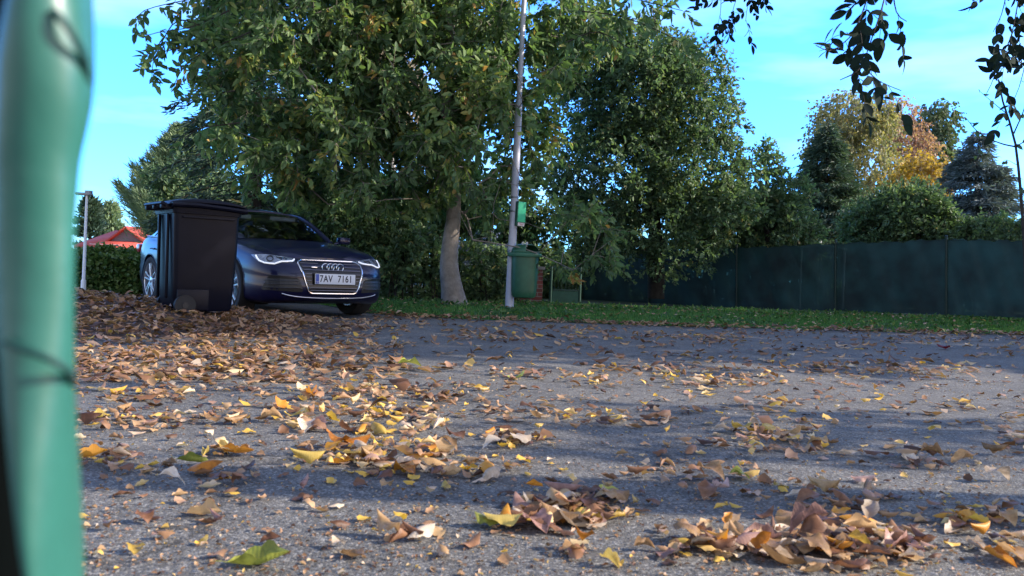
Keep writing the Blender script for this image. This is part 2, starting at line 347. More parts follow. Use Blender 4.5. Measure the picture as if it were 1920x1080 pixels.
def sample_ell(ells, n, rng, shell=.45):
    """ells: (centre, radii) ; points spread through the volumes"""
    vol = np.array([e[1][0]*e[1][1]*e[1][2]*(e[2] if len(e) > 2 else 1) for e in ells]); pick = rng.choice(len(ells), n, p=vol/vol.sum()); u = unit(n, rng); r = (shell**3+(1-shell**3)*rng.random(n))**(1/3)
    c = np.array([e[0] for e in ells])[pick]; rd_ = np.array([e[1] for e in ells])[pick]
    return c+u*r[:, None]*rd_, u
def E_(u, v, ru, rv, Y, ry):
    """crown lobe: centre pixel, half sizes in pixels, depth, half depth in metres"""
    s = F/Y; return (tuple(P(u, v, Y)), (ru/s, ry, rv/s))
def foliage_of(C, U, rng, per=5, k=9, tl=.45, leaf=(.14, .06), droop=.35, spread=.9, out=.6, tw=.004, flat=.5, lv=.35):
    """twigs radiate from each clump centre and carry leaves on both sides"""
    n = len(C)*per; c = np.repeat(C, per, 0); u = np.repeat(U, per, 0); D = unit(n, rng)*spread+u*out; D[:, 2] -= droop; D /= np.linalg.norm(D, axis=1, keepdims=True)
    ln_ = tl*(.5+.8*rng.random(n)); tip = c+D*ln_[:, None]; tip[:, 2] -= .25*ln_*droop
    TW = (c, tip, np.full(n, tw), np.full(n, tw*.5))
    t = (np.arange(k)[None]+rng.random((n, k)))/k; O = c[:, None]+(tip-c)[:, None]*t[..., None]; O = O.reshape(-1, 3); m = n*k
    Dd = np.repeat(D, k, 0); side = np.cross(Dd, unit(m, rng)); side /= np.linalg.norm(side, axis=1, keepdims=True)+1e-9
    d = Dd*.6+side*.9; d[:, 2] -= droop*.8; Nn = unit(m, rng)*.8+np.array([0, 0, flat]); sz = 1+lv*rng.normal(size=m); sz = np.clip(sz, .45, 1.7)
    V = leafV(O, d, Nn, leaf[0]*sz, leaf[1]*sz)
    ct = np.repeat(np.repeat(rng.normal(0, .13, len(C)), per), k); tint = np.clip(.45+ct+rng.normal(0, .17, m), 0, 1)
    return V, tint, TW
def make_tree(name, label, trunk, radii, ells, nc, fm, bm_, rng, group=None, shell=.4, cat='tree', keep=None, skel=True, twig_r=.006, power=.5, rise=.25, trunk_n=12, holes=None, zmin=-1e9, **kw):
    root = thing(name, label, cat, tuple(trunk[0]), 0, group); b = Vector(trunk[0])
    C, U = sample_ell(ells, nc, rng, shell)
    if holes is not None:
        sel = holes(C); C = C[sel]; U = U[sel]
    V, tint, TW = foliage_of(C, U, rng, **kw)
    if keep is not None:
        s_ = keep(V.mean(1)); V = V[s_]; tint = tint[s_]; s2 = keep(TW[0]) & keep(TW[1]); TW = tuple(x[s2] for x in TW)
    off = np.array(trunk[0])
    mb = MB(); tp = cr([tuple(p)+(r,) for p, r in zip(trunk, radii)], max(8, len(trunk)*4)); mb.tube([p[:3] for p in tp], [float(p[3]) for p in tp], trunk_n)
    Vt = np.array(mb.v)-off
    A, B, r0, r1 = skeleton([p[:3] for p in tp], [p[3] for p in tp], C, rng, twig_r=twig_r, power=power, rise=rise, zmin=zmin)
    V1, F1 = tubes(A-off, B-off, r0, r1, 6); V2, F2 = tubes(TW[0]-off, TW[1]-off, TW[2], TW[3], 3)
    me = bpy.data.meshes.new('trunk'); me.from_pydata(Vt.tolist(), [], mb.f); link('trunk', me, bm_, root, 60)
    link('branches', npmesh('branches', np.concatenate([V1, V2]), np.concatenate([F1, F2+len(V1)]), smooth=True), bm_, root)
    cr_ = leafmesh('crown', V-off, tint); link('crown', cr_, fm, root)
    return root

walnut_m = foliage('walnut_leaf', [(0, (0.048, 0.097, 0.047)), (.4, (0.114, 0.193, 0.085)), (.7, (0.195, 0.289, 0.105)), (.88, (0.422, 0.418, 0.127)), (1, (0.487, 0.273, 0.105))], .45)
dark_m = foliage('dark_leaf', [(0, (0.049, 0.096, 0.056)), (.5, (0.118, 0.193, 0.102)), (.85, (0.194, 0.289, 0.126)), (1, (0.389, 0.328, 0.152))], .38)
spruce_m = foliage('spruce_needle', [(0, (0.026, 0.052, 0.039)), (.5, (0.058, 0.104, 0.072)), (1, (0.117, 0.169, 0.091))], .2)
pine_m = foliage('pine_needle', [(0, (0.098, 0.149, 0.098)), (.5, (0.210, 0.297, 0.169)), (1, (0.378, 0.459, 0.234))], .2)
blue_m = foliage('blue_spruce_needle', [(0, (0.057, 0.081, 0.086)), (.5, (0.127, 0.172, 0.178)), (1, (0.230, 0.287, 0.287))], .15)
birch_m = foliage('birch_leaf', [(0, (0.126, 0.138, 0.072)), (.4, (0.252, 0.262, 0.120)), (.75, (0.416, 0.358, 0.144)), (1, (0.529, 0.372, 0.168))], .35)
orange_m = foliage('orange_leaf', [(0, (0.216, 0.119, 0.096)), (.5, (0.410, 0.225, 0.168)), (1, (0.540, 0.398, 0.192))], .35)
pink_m = foliage('faded_leaf', [(0, (0.144, 0.117, 0.075)), (.5, (0.312, 0.260, 0.195)), (1, (0.432, 0.390, 0.300))], .35)
rng = np.random.default_rng(11)
def px_of(Pn):
    d = Pn-np.array([0, 0, HC]); a = d@np.array(rt); b = d@np.array(up); c = d@np.array(fwd); return 960+F*a/c, 540-F*b/c
def clear_view(Pn):
    u, v = px_of(Pn); Y = Pn[:, 1]
    ax_ = np.interp(v, [30, 572], [981, 955]); pole = (np.abs(u-ax_) < 17) & (Y < 14.3) & (rng.random(len(u)) < .985)
    pole |= (u > 920) & (u < 1040) & (v > 350) & (Y < 14.6)
    tx = np.interp(v, [180, 250, 330, 400, 450, 500, 545, 576], [838, 842, 848, 851, 845, 842, 848, 852]); tk = (np.abs(u-tx) < 30) & (v > 385) & (Y < 14.6)
    low = (v > np.interp(u, [600, 780, 860, 960, 1010, 1180], [395, 410, 420, 470, 520, 545])) & (Y < 16)
    return ~(pole | tk | low)
# central walnut with the bent trunk
tr = [P(852, 576, 14.3), P(848, 545, 14.3), P(842, 500, 14.3), P(845, 450, 14.3), P(851, 400, 14.3), P(848, 330, 14.4), P(842, 250, 14.5), P(838, 180, 14.5), P(842, 90, 14.5), P(850, -40, 14.5), P(850, -140, 14.5)]
make_tree('walnut_tree', 'large walnut tree with a bent grey trunk standing left of the lamp post', tr, [.24, .185, .155, .135, .12, .11, .105, .095, .08, .06, .03],
  [E_(580, 150, 195, 120, 14, 1.7), E_(560, 285, 155, 80, 14, 1.5), E_(700, 300, 190, 110, 14, 1.7), E_(760, 130, 200, 140, 14.5, 1.8), E_(900, 250, 150, 150, 14.3, 1.6), E_(980, 120, 110, 110, 14.6, 1.5), E_(960, 400, 110, 70, 13.9, 1.1), E_(1070, 440, 90, 75, 13.9, .9), E_(640, 20, 300, 80, 14.5, 2.), E_(920, 10, 180, 80, 14.5, 1.8), E_(1080, 50, 90, 50, 14.8, 1.3), E_(1170, 50, 120, 45, 14.8, 1.1), E_(700, -120, 300, 120, 14.5, 2.2)],
  1220, walnut_m, bark, rng, per=6, k=11, tl=.40, leaf=(.108, .046), lv=.5, droop=.45, twig_r=.0045, power=.52, keep=clear_view, zmin=P(850, 395, 14.3).z)
# dark round tree behind the fence
tr = [P(1230, 560, 20.5), P(1232, 480, 20.5), P(1225, 380, 20.5), P(1230, 260, 20.5), P(1235, 140, 20.5)]
make_tree('plum_tree', 'dense dark green tree with a rounded crown behind the fence, right of the lamp post', tr, [.2, .17, .14, .09, .04],
  [E_(1180, 170, 130, 110, 20.5, 2), E_(1110, 110, 90, 70, 20.5, 1.5), E_(1230, 120, 80, 50, 20.5, 1.2), E_(1290, 190, 75, 100, 20.5, 1.6), E_(1290, 320, 110, 90, 20.5, 1.8), E_(1150, 330, 120, 110, 20.5, 2), E_(1340, 400, 70, 70, 20.3, 1.4), E_(1210, 420, 120, 60, 19.9, 1.0), E_(1345, 220, 35, 60, 20.6, .6), E_(1385, 330, 45, 55, 20.4, .9), E_(1230, 480, 110, 35, 19.4, .5), E_(1120, 490, 60, 35, 20, .5), E_(1385, 220, 22, 22, 20.6, .5)],
  1800, dark_m, bark_dark, rng, per=5, k=10, tl=.36, leaf=(.078, .044), lv=.45, droop=.1, twig_r=.004, shell=.3)
# slim leafy tree above the fence
tr = [P(1440, 560, 22), P(1438, 420, 22), P(1436, 300, 22)]
make_tree('young_tree', 'narrow young green tree top rising between the round tree and the spruce', tr, [.09, .06, .02],
  [E_(1437, 330, 26, 55, 22, .5), E_(1440, 420, 60, 50, 22, .9), E_(1485, 370, 30, 45, 22, .6)], 240, dark_m, bark_dark, rng, per=4, k=8, tl=.3, leaf=(.10, .05), droop=0)

def hedge(name, label, ells, nc, fm, rng, base, cat='hedge', **kw):
    root = thing(name, label, cat, base); off = np.array(base)
    C, U = sample_ell(ells, nc, rng, .5); V, tint, TW = foliage_of(C, U, rng, **kw)
    st = []; A = np.array([[c[0]+(o-.5)*.3, c[1], base[2]] for c, o in zip(C, rng.random(len(C)))]); m = rng.random(len(C)) < .25
    V1, F1 = tubes(A[m]-off, C[m]-off, np.full(m.sum(), .014), np.full(m.sum(), .006), 4); V2, F2 = tubes(TW[0]-off, TW[1]-off, TW[2], TW[3], 3)
    link('stems', npmesh('stems', np.concatenate([V1, V2]), np.concatenate([F1, F2+len(V1)])), bark_dark, root)
    link('foliage', leafmesh('foliage', V-off, tint), fm, root); return root
# shrub rows behind the fence
hedge('shrub', 'broad dark green shrub behind the fence below the young tree', [E_(1420, 430, 120, 75, 23.5, 1.1), E_(1350, 440, 80, 50, 23, 1), E_(1300, 520, 130, 50, 24.3, .7), E_(1480, 520, 90, 50, 24.3, .7)], 950, dark_m, rng, tuple(P(1400, 560, 23.5)), 'shrub', per=4, k=9, tl=.32, leaf=(.095, .05), droop=.1)
hedge('shrub', 'dark spreading shrub behind the fence between the birch and the blue spruce', [E_(1690, 430, 100, 75, 26, 1.2), E_(1640, 440, 60, 55, 26, 1), E_(1730, 395, 45, 45, 26, .9), E_(1780, 450, 60, 40, 26, 1), E_(1650, 520, 110, 55, 25.5, .7), E_(1780, 530, 80, 50, 25, .7)], 1050, dark_m, rng, tuple(P(1690, 560, 26)), 'shrub', per=4, k=9, tl=.36, leaf=(.11, .05), droop=-.2)
hedge('shrub', 'low dark shrub behind the fence at the right edge', [E_(1880, 440, 70, 30, 25, 1), E_(1830, 450, 60, 25, 25, 1), E_(1890, 520, 80, 60, 24, .7)], 420, dark_m, rng, tuple(P(1880, 560, 25)), 'shrub', per=4, k=8, tl=.32, leaf=(.10, .05), droop=0)
hedge('shrub', 'small yellow-green shrub behind the pale roof above the fence', [E_(1560, 445, 45, 22, 30, .8), E_(1525, 440, 22, 22, 30, .7), E_(1600, 452, 30, 18, 30, .7)], 170, birch_m, rng, tuple(P(1560, 560, 30)), 'shrub', per=4, k=8, tl=.35, leaf=(.11, .06), droop=-.1)
# undergrowth behind the walnut, left of the lamp post
hedge('shrub', 'dark tangled undergrowth behind the walnut trunk, right of the car', [E_(760, 500, 75, 75, 16.5, .8), E_(900, 520, 70, 55, 17.2, .6), E_(700, 440, 70, 60, 17, .9), E_(640, 400, 70, 60, 17.5, 1)], 850, dark_m, rng, tuple(P(790, 575, 16.5)), 'shrub', per=4, k=9, tl=.34, leaf=(.09, .045), droop=.1)
hedge('shrub', 'bright yellow-green bush in the light behind the undergrowth', [E_(780, 400, 90, 60, 22, 1.2), E_(690, 370, 50, 50, 22, 1), E_(880, 380, 60, 50, 22, 1)], 420, walnut_m, rng, tuple(P(800, 575, 22)), 'shrub', per=4, k=8, tl=.4, leaf=(.12, .06), droop=.1)
hedge('shrub', 'dark shrubs closing the view behind the parked car', [E_(520, 430, 100, 60, 21, 1.2), E_(600, 520, 120, 60, 20, 1), E_(400, 430, 80, 60, 22, 1.2), E_(350, 360, 60, 50, 23, 1.2)], 700, dark_m, rng, tuple(P(560, 570, 20)), 'shrub', per=4, k=9, tl=.4, leaf=(.11, .055), droop=.1)
hedge('shrub', 'dark dense bushes closing the view behind the gate and brick pillar', [E_(1060, 450, 110, 70, 25, .9), E_(1120, 530, 120, 60, 26, .9), E_(930, 420, 80, 60, 25, .9), E_(1190, 480, 90, 70, 26.5, .8), E_(1000, 530, 90, 60, 24, .7)], 900, dark_m, rng, tuple(P(1060, 560, 25)), 'shrub', per=4, k=9, tl=.4, leaf=(.12, .06), droop=.1)
# clipped hedge, far left
def box_hedge():
    root = thing('hedge', 'clipped leafy green hedge left of the wheelie bin', 'hedge', tuple(P(225, 556, 15.5))); off = np.array(root.location)
    n = 26000; a = P(160, 458, 15.5); b = P(300, 456, 15.5); z1 = a.z; X = rng.uniform(a.x-.5, b.x+1.5, n); D_ = rng.random(n); 
    top = rng.random(n) < .35; Y = np.where(top, 15.2+1.2*D_, 15.2+.12*rng.normal(size=n)); Z = np.where(top, z1+.05*rng.normal(size=n)+.03*np.sin(X*4), rng.uniform(.0, z1, n))-.19; Z += .04*np.sin(X*5)*(Z > z1-.2)
    d = unit(n, rng); d[:, 1] -= .7; d[:, 2] += .3
    V = leafV(np.stack([X, Y, Z], 1), d, unit(n, rng)+np.array([0, -.5, .6]), .07+.04*rng.random(n), .04+.02*rng.random(n))
    link('foliage', leafmesh('foliage', V-off, rng.random(n)), foliage('laurel_leaf', [(0, (.03, .08, .02)), (.5, (.08, .15, .04)), (1, (.2, .27, .09))], .25, .35), root)
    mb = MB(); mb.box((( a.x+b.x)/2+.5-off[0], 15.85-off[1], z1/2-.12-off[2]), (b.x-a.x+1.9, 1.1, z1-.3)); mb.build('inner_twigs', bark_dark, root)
box_hedge()

def conifer(name, label, u, vtop, vbot, Y, half_px, fm, rng, nb=120, needle=(.10, .022), dens=26, droop=.25, up_=.0, power=.8, start=0., lw=3, trunk_r=.16, cone=False, tuft=False, group=None):
    base = P(u, 560, Y); base.z = -.03; zt = P(u, vtop, Y).z; zb = P(u, vbot, Y).z; s = F/Y; Rm = half_px/s
    root = thing(name, label, 'tree', tuple(base), 0, group); off = np.array(base)
    mb = MB(); mb.tube([(0, 0, 0), (0.02, 0, zt*.5), (0, 0, zt-base.z)], [trunk_r, trunk_r*.6, .012], 8); mb.build('trunk', bark_dark, root)
    h = rng.random(nb)**.8; z = zb+(zt-zb)*h; az = rng.uniform(0, 2*PI, nb); rad = Rm*np.power(1-h, power)*(.7+.42*rng.random(nb))+.05
    A = []; B = []; O = []; D = []; tn = []
    for i in range(nb):
        d = np.array([math.cos(az[i]), math.sin(az[i]), 0]); p = np.array([0, 0, z[i]-base.z]); K = max(3, int(rad[i]/.22)); q = p.copy(); ct = rng.normal(0, .12)
        for k in range(K):
            t = (k+1)/K; nx = p+d*rad[i]*t+np.array([0, 0, -droop*rad[i]*t*t+up_*rad[i]*t**2.2]); A.append(q.copy()); B.append(nx.copy())
            m = int(dens*(.5+t)*rad[i]/K/.22)
            if m:
                sp = .10+.30*rad[i]*t*(1-t)*1.6+.04
                o = q+(nx-q)*rng.random((m, 1)); sd = np.cross(d, [0, 0, 1]); ss = rng.normal(0, sp, (m, 1)); o = o+sd*ss+np.array([0, 0, 1])*(rng.normal(0, .045, (m, 1))-np.abs(ss)*.25)
                dd = d*.8+sd*np.sign(ss)*.7+rng.normal(0, .35, (m, 3)); dd[:, 2] += (-.35 if not tuft else .9)
                O.append(o); D.append(dd); tn.append(np.full(m, ct)+rng.normal(0, .15, m))
            q = nx
    O = np.concatenate(O); D = np.concatenate(D); tn = np.clip(.5+np.concatenate(tn), 0, 1); m = len(O); sz = .6+.8*rng.random(m)
    V = leafV(O, D, unit(m, rng), needle[0]*sz, needle[1]*sz, .1, .05)
    A = np.array(A); B = np.array(B); V1, F1 = tubes(A, B, np.full(len(A), .018), np.full(len(A), .010), 4)
    link('branches', npmesh('branches', V1, F1), bark_dark, root); link('crown', leafmesh('crown', V, tn), fm, root)
    return root
# tall spruce behind the walnut at upper left
conifer('spruce_tree', 'tall spruce with drooping branches behind the left side of the walnut', 470, -330, 400, 19.5, 175, spruce_m, rng, nb=230, needle=(.16, .035), dens=22, droop=.35, power=.55, trunk_r=.2)
conifer('pine_tree', 'pale bushy pine with upright shoots behind the wheelie bin', 332, 238, 465, 30, 122, pine_m, rng, nb=380, needle=(.26, .022), dens=46, droop=-.15, up_=.5, power=.95, tuft=True)
conifer('pine_tree', 'small far pine above the red roof left of the bushy pine', 203, 378, 450, 60, 28, pine_m, rng, nb=70, needle=(.35, .1), dens=12, up_=.3, power=.7, tuft=True)
conifer('pine_tree', 'far dark pine behind the slim white lamp post', 165, 366, 470, 55, 36, spruce_m, rng, nb=90, needle=(.3, .09), dens=14, up_=.2, power=.6, tuft=True)
conifer('spruce_tree', 'dark spruce in front of the birch, left of it above the fence', 1540, 228, 560, 30, 165, spruce_m, rng, nb=230, needle=(.2, .03), dens=34, droop=.1, power=.95)
conifer('spruce_tree', 'blue-grey spruce at right above the fence', 1822, 245, 560, 31, 195, blue_m, rng, nb=260, needle=(.2, .03), dens=34, droop=.15, power=.9)
# autumn trees beyond
def bir(name, label, u, v0, Y, ells, nc, fm, r=.18, **kw):
    b = P(u, 560, Y); b.z = -.03; tp = P(u, v0, Y); tr = [b, b.lerp(tp, .35)+Vector((.15, 0, 0)), b.lerp(tp, .7), tp]
    k = dict(per=4, k=8, tl=.9, leaf=(.14, .10), droop=.9, twig_r=.008, shell=.25, tw=.006); k.update(kw)
    return make_tree(name, label, tr, [r, r*.8, r*.5, .03], ells, nc, fm, bark_birch, rng, **k)
bir('birch_tree', 'large yellowing birch with a rounded crown beyond the fence', 1590, 180, 46, [E_(1598, 210, 66, 40, 46, 2.4), E_(1558, 270, 44, 75, 46, 2), E_(1632, 280, 56, 90, 46, 2.2), E_(1600, 370, 76, 50, 46, 2)], 520, birch_m, .25)
bir('birch_tree', 'thin orange-pink birch just right of the big yellow birch', 1690, 190, 50, [E_(1675, 225, 44, 40, 50, 1.8), E_(1700, 275, 44, 60, 50, 1.8), E_(1725, 320, 30, 40, 50, 1.4)], 200, orange_m, .2)
bir('maple_tree', 'small golden-yellow tree below the orange birch', 1725, 300, 42, [E_(1722, 345, 42, 42, 42, 1.6), E_(1755, 370, 20, 28, 42, 1)], 150, orange_m if False else foliage('gold_leaf', [(0, (.3, .2, .03)), (.6, (.5, .33, .05)), (1, (.62, .45, .1))], .35), .12, droop=.2)
bir('poplar_tree', 'grey-green tall tree right of the orange birch', 1752, 195, 60, [E_(1752, 225, 34, 34, 60, 2), E_(1745, 280, 32, 50, 60, 2)], 190, foliage('poplar_leaf', [(0, (.06, .1, .05)), (.6, (.12, .17, .08)), (1, (.2, .22, .1))], .3), .2, leaf=(.2, .13))
bir('birch_tree', 'pale faded autumn tree seen through the gaps of the walnut', 730, 60, 34, [E_(720, 110, 70, 70, 34, 1.8), E_(740, 190, 70, 50, 34, 1.8), E_(700, 30, 70, 50, 34, 1.6)], 300, pink_m, .2, leaf=(.13, .09), tl=.7)
# bare sapling at the right
def sapling():
    b = P(1925, 600, 10.5); b.z = .02; Y = 10.5; root = thing('sapling', 'thin nearly bare sapling with a few leaves at the right edge of the picture', 'tree', tuple(b)); off = np.array(b)
    def br(pts, r): q = cr([tuple(P(u, v, Y+dy)-b) for u, v, dy in pts], 12); mb.tube([tuple(p) for p in q], list(np.linspace(r, r*.35, 12)), 6); tips.append(q)
    tips = []; mb = MB(); br([(1925, 600, 0), (1922, 480, 0), (1917, 400, 0), (1909, 310, 0), (1900, 250, 0), (1884, 205, 0), (1872, 150, 0)], .026)
    br([(1904, 275, 0), (1880, 270, .1), (1850, 258, .2), (1830, 244, .3), (1812, 222, .3)], .011); br([(1901, 250, 0), (1920, 205, .1), (1930, 160, .1)], .010); br([(1890, 215, 0), (1865, 195, -.1), (1838, 172, -.2)], .006)
    br([(1904, 275, 0), (1925, 262, -.2), (1945, 240, -.2)], .008); br([(1850, 258, .2), (1838, 275, .2), (1826, 296, .2)], .004); br([(1908, 310, 0), (1885, 300, .1), (1872, 318, .1)], .004)
    mb.build('trunk', bark_dark, root); O = []; D = []
    for q in tips:
        for k in range(5 if q is tips[0] else 4):
            p = q[int(rng.integers(5, 12))]; O.append(p); D.append(rng.normal(0, 1, 3)+np.array([0, 0, -.7]))
    O = np.array(O); D = np.array(D); m = len(O); link('leaves', leafmesh('leaves', leafV(O, D, unit(m, rng), .06+.06*rng.random(m), .035+.02*rng.random(m)), rng.random(m)), dark_m, root)
sapling()
# ------------------------------------------------------------------ overhanging walnut (trunk outside the frame at right) with twigs in view
rng = np.random.default_rng(23)
def pinnate(mbt, LV, pts, r, rng, nleaf=(4, 6), ll=.085, every=.10):
    """a hanging twig with pinnate leaves; pts in world"""
    q = cr([tuple(p) for p in pts], max(6, len(pts)*3)); mbt.tube([tuple(p) for p in q], list(np.linspace(r, r*.4, len(q))), 5)
    s_ = np.r_[0, np.cumsum(np.linalg.norm(np.diff(q, axis=0), axis=1))]; d = every*.6
    while d < s_[-1]:
        o = np.array([np.interp(d, s_, q[:, k]) for k in range(3)]); di = rng.normal(0, 1, 3)*np.array([1, .6, .6]); di[2] -= .5; di /= np.linalg.norm(di)
        n = int(rng.integers(nleaf[0], nleaf[1])); Lr = .045*n; tip = o+di*Lr; tip[2] -= Lr*.35; mid = (o+tip)/2; mid[2] += .02
        rr = cr([o, mid, tip], 7); mbt.tube([tuple(p) for p in rr], .0014, 4)
        for k in range(n):
            t = (k+.6)/n; b = np.array([np.interp(t*6, range(7), rr[:, c]) for c in range(3)]); sd = np.cross(di, rng.normal(0, .5, 3)+np.array([0, -.6, .5])); sd /= np.linalg.norm(sd)
            for sg in (-1, 1):
                if rng.random() < .12: continue
                LV.append((b, sd*sg*.8+di*.6+np.array([0, 0, -.35]), ll*(.7+.5*rng.random())))
        LV.append((tip, di, ll*1.15)); d += every*(.7+.6*rng.random())
def twigset(root, name_b, name_l, lists, Y, fm, rng, **kw):
    off = np.array(root.location); mb = MB(); LV = []
    for pts in lists: pinnate(mb, LV, [P(u, v, Y+dy) for u, v, dy in pts], kw.get('r', .006), rng, **{k: v for k, v in kw.items() if k != 'r'})
    mb.v = [tuple(np.array(v)-off) for v in mb.v]; mb.build(name_b, bark_dark, root)
    O = np.array([l[0] for l in LV])-off; D = np.array([l[1] for l in LV]); Ln = np.array([l[2] for l in LV]); m = len(LV)
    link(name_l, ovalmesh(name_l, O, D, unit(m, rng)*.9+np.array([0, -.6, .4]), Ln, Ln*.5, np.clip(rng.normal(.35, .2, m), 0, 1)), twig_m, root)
twig_m = foliage('hanging_leaf_backlit', [(0, (.008, .018, .016)), (.6, (.016, .03, .022)), (1, (.03, .05, .025))], .08, .8, .08)  # leaf colour darkened to give the backlit silhouette against the sky
def far_crown(name, label, base, h, ells, nc, r, leafs=(.2, .11), group=None, n_per=4):
    tr = [Vector(base), Vector(base)+Vector((.1, .1, h*.4)), Vector(base)+Vector((-.1, .1, h*.85))]
    return make_tree(name, label, tr, [r, r*.75, r*.2], ells, nc, walnut_m, bark, rng, group=group, per=n_per, k=8, tl=.6, leaf=leafs, droop=.4, twig_r=.008, shell=.2)
t1 = far_crown('walnut_tree', 'walnut tree whose leafy twigs hang into the top right of the picture', (5.2, 2.15, 0), 6.5,
   [((8.5, 2.65, 3.75), (.7, .22, .3)), ((8.7, 3.3, 3.8), (.8, .45, .35)), ((2.6, 3.8, 3.9), (1.1, .9, .5)), ((6.3, 2.4, 6.6), (.8, .3, .5))], 85, .24, (.13, .06))
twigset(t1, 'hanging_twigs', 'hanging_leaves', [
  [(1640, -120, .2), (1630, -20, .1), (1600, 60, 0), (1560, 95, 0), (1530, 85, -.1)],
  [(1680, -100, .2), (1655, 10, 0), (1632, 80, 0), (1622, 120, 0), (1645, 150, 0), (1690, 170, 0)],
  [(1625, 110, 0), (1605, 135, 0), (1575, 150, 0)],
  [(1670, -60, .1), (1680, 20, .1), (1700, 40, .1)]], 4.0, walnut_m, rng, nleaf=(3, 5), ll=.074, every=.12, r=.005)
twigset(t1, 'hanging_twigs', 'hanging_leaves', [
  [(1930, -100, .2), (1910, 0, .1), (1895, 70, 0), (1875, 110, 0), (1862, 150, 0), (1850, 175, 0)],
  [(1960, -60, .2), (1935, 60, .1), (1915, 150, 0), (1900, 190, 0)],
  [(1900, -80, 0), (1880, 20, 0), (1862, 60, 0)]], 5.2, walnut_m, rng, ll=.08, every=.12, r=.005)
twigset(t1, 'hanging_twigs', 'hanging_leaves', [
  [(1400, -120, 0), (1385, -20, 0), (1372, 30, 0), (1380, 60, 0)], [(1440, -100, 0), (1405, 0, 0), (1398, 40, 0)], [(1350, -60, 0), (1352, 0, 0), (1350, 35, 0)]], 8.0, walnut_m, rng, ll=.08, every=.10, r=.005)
# the row of trees outside the frame at right that throws the shade over car, verge and fence
far_crown('lime_tree', 'broad roadside tree outside the frame shading the parked car', (12.5, 8.8, 0), 11, [((12.3, 8.8, 5.6), (3.2, 3.2, 3.2)), ((12.5, 9.2, 9), (3.4, 3.4, 3.0)), ((13, 7.5, 3.4), (2.6, 2, 1.4))], 680, .3)
far_crown('lime_tree', 'second broad roadside tree outside the frame shading the verge', (18, 13.8, 0), 12, [((18, 13.8, 5.5), (4, 4.0, 4.0)), ((18, 13.5, 9.5), (3.5, 4, 3))], 1000, .3)
far_crown('lime_tree', 'third broad tree outside the frame shading the fence', (25, 20, 0), 13, [((25, 20, 6), (4.5, 4.5, 5)), ((25, 21, 9), (4, 4, 4))], 1000, .3)
# twigs of the walnut's outer limb at upper left, nearer than its crown
wt = bpy.data.objects['walnut_tree']
def left_twigs():
    off = np.array(wt.location); mb = MB(); LV = []
    for pts in [[(430, 20, 0), (360, 50, 0), (300, 60, 0), (265, 70, 0)], [(400, 70, 0), (340, 90, 0), (300, 100, 0), (268, 135, 0)], [(450, -20, 0), (350, 0, 0), (270, 20, 0), (245, 50, 0)], [(380, 50, .2), (330, 40, .2), (290, 110, .1), (285, 145, 0)],
                [(470, 60, 0), (400, 90, 0), (350, 120, 0), (320, 170, 0)], [(440, 170, 0), (390, 180, 0), (345, 200, 0)], [(450, 230, 0), (380, 240, 0), (345, 260, 0)], [(1060, 80, 0), (1120, 60, 0), (1180, 90, 0)], [(1080, 20, 0), (1160, 30, 0), (1240, 60, 0), (1290, 90, 0)], [(1100, -30, 0), (1200, 0, 0), (1280, 20, 0)]]:
        pinnate(mb, LV, [P(u, v, 12.6+dy) for u, v, dy in pts], .012, rng, ll=.15, every=.16)
    mb.v = [tuple(np.array(v)-off) for v in mb.v]; mb.build('outer_twigs', bark_dark, wt)
    O = np.array([l[0] for l in LV])-off; D = np.array([l[1] for l in LV]); Ln = np.array([l[2] for l in LV]); m = len(LV)
    link('outer_leaves', leafmesh('outer_leaves', leafV(O, D, unit(m, rng)*.9+np.array([0, -.6, .4]), Ln, Ln*.42), np.clip(rng.normal(.35, .2, m), 0, 1)), walnut_m, wt)
left_twigs()

# ------------------------------------------------------------------ fence
net = bpy.data.materials.new('shade_net'); net.use_nodes = True; t_ = net.node_tree; bs = t_.nodes['Principled BSDF']
bs.inputs['Base Color'].default_value = (.012, .05, .04, 1); bs.inputs['Roughness'].default_value = .75
tcn = t_.nodes.new('ShaderNodeTexCoord'); nn = t_.nodes.new('ShaderNodeTexNoise'); nn.inputs['Scale'].default_value = 1.6; nn.inputs['Detail'].default_value = 5
t_.links.new(tcn.outputs['Object'], nn.inputs['Vector']); rr_ = t_.nodes.new('ShaderNodeValToRGB'); rr_.color_ramp.elements[0].color = (.007, .022, .026, 1); rr_.color_ramp.elements[1].color = (.018, .075, .08, 1)
rr_.color_ramp.elements[0].position = .35; rr_.color_ramp.elements[1].position = .7
t_.links.new(nn.outputs[0], rr_.inputs[0]); t_.links.new(rr_.outputs[0], bs.inputs['Base Color'])
tr_ = t_.nodes.new('ShaderNodeBsdfTransparent'); tr_.inputs[0].default_value = (.5, .8, .75, 1); mx = t_.nodes.new('ShaderNodeMixShader'); mx.inputs[0].default_value = .08
t_.links.new(bs.outputs[0], mx.inputs[1]); t_.links.new(tr_.outputs[0], mx.inputs[2]); t_.links.new(mx.outputs[0], t_.nodes['Material Output'].inputs[0])
pm = mat('green_post_paint', (.008, .03, .025), .5)
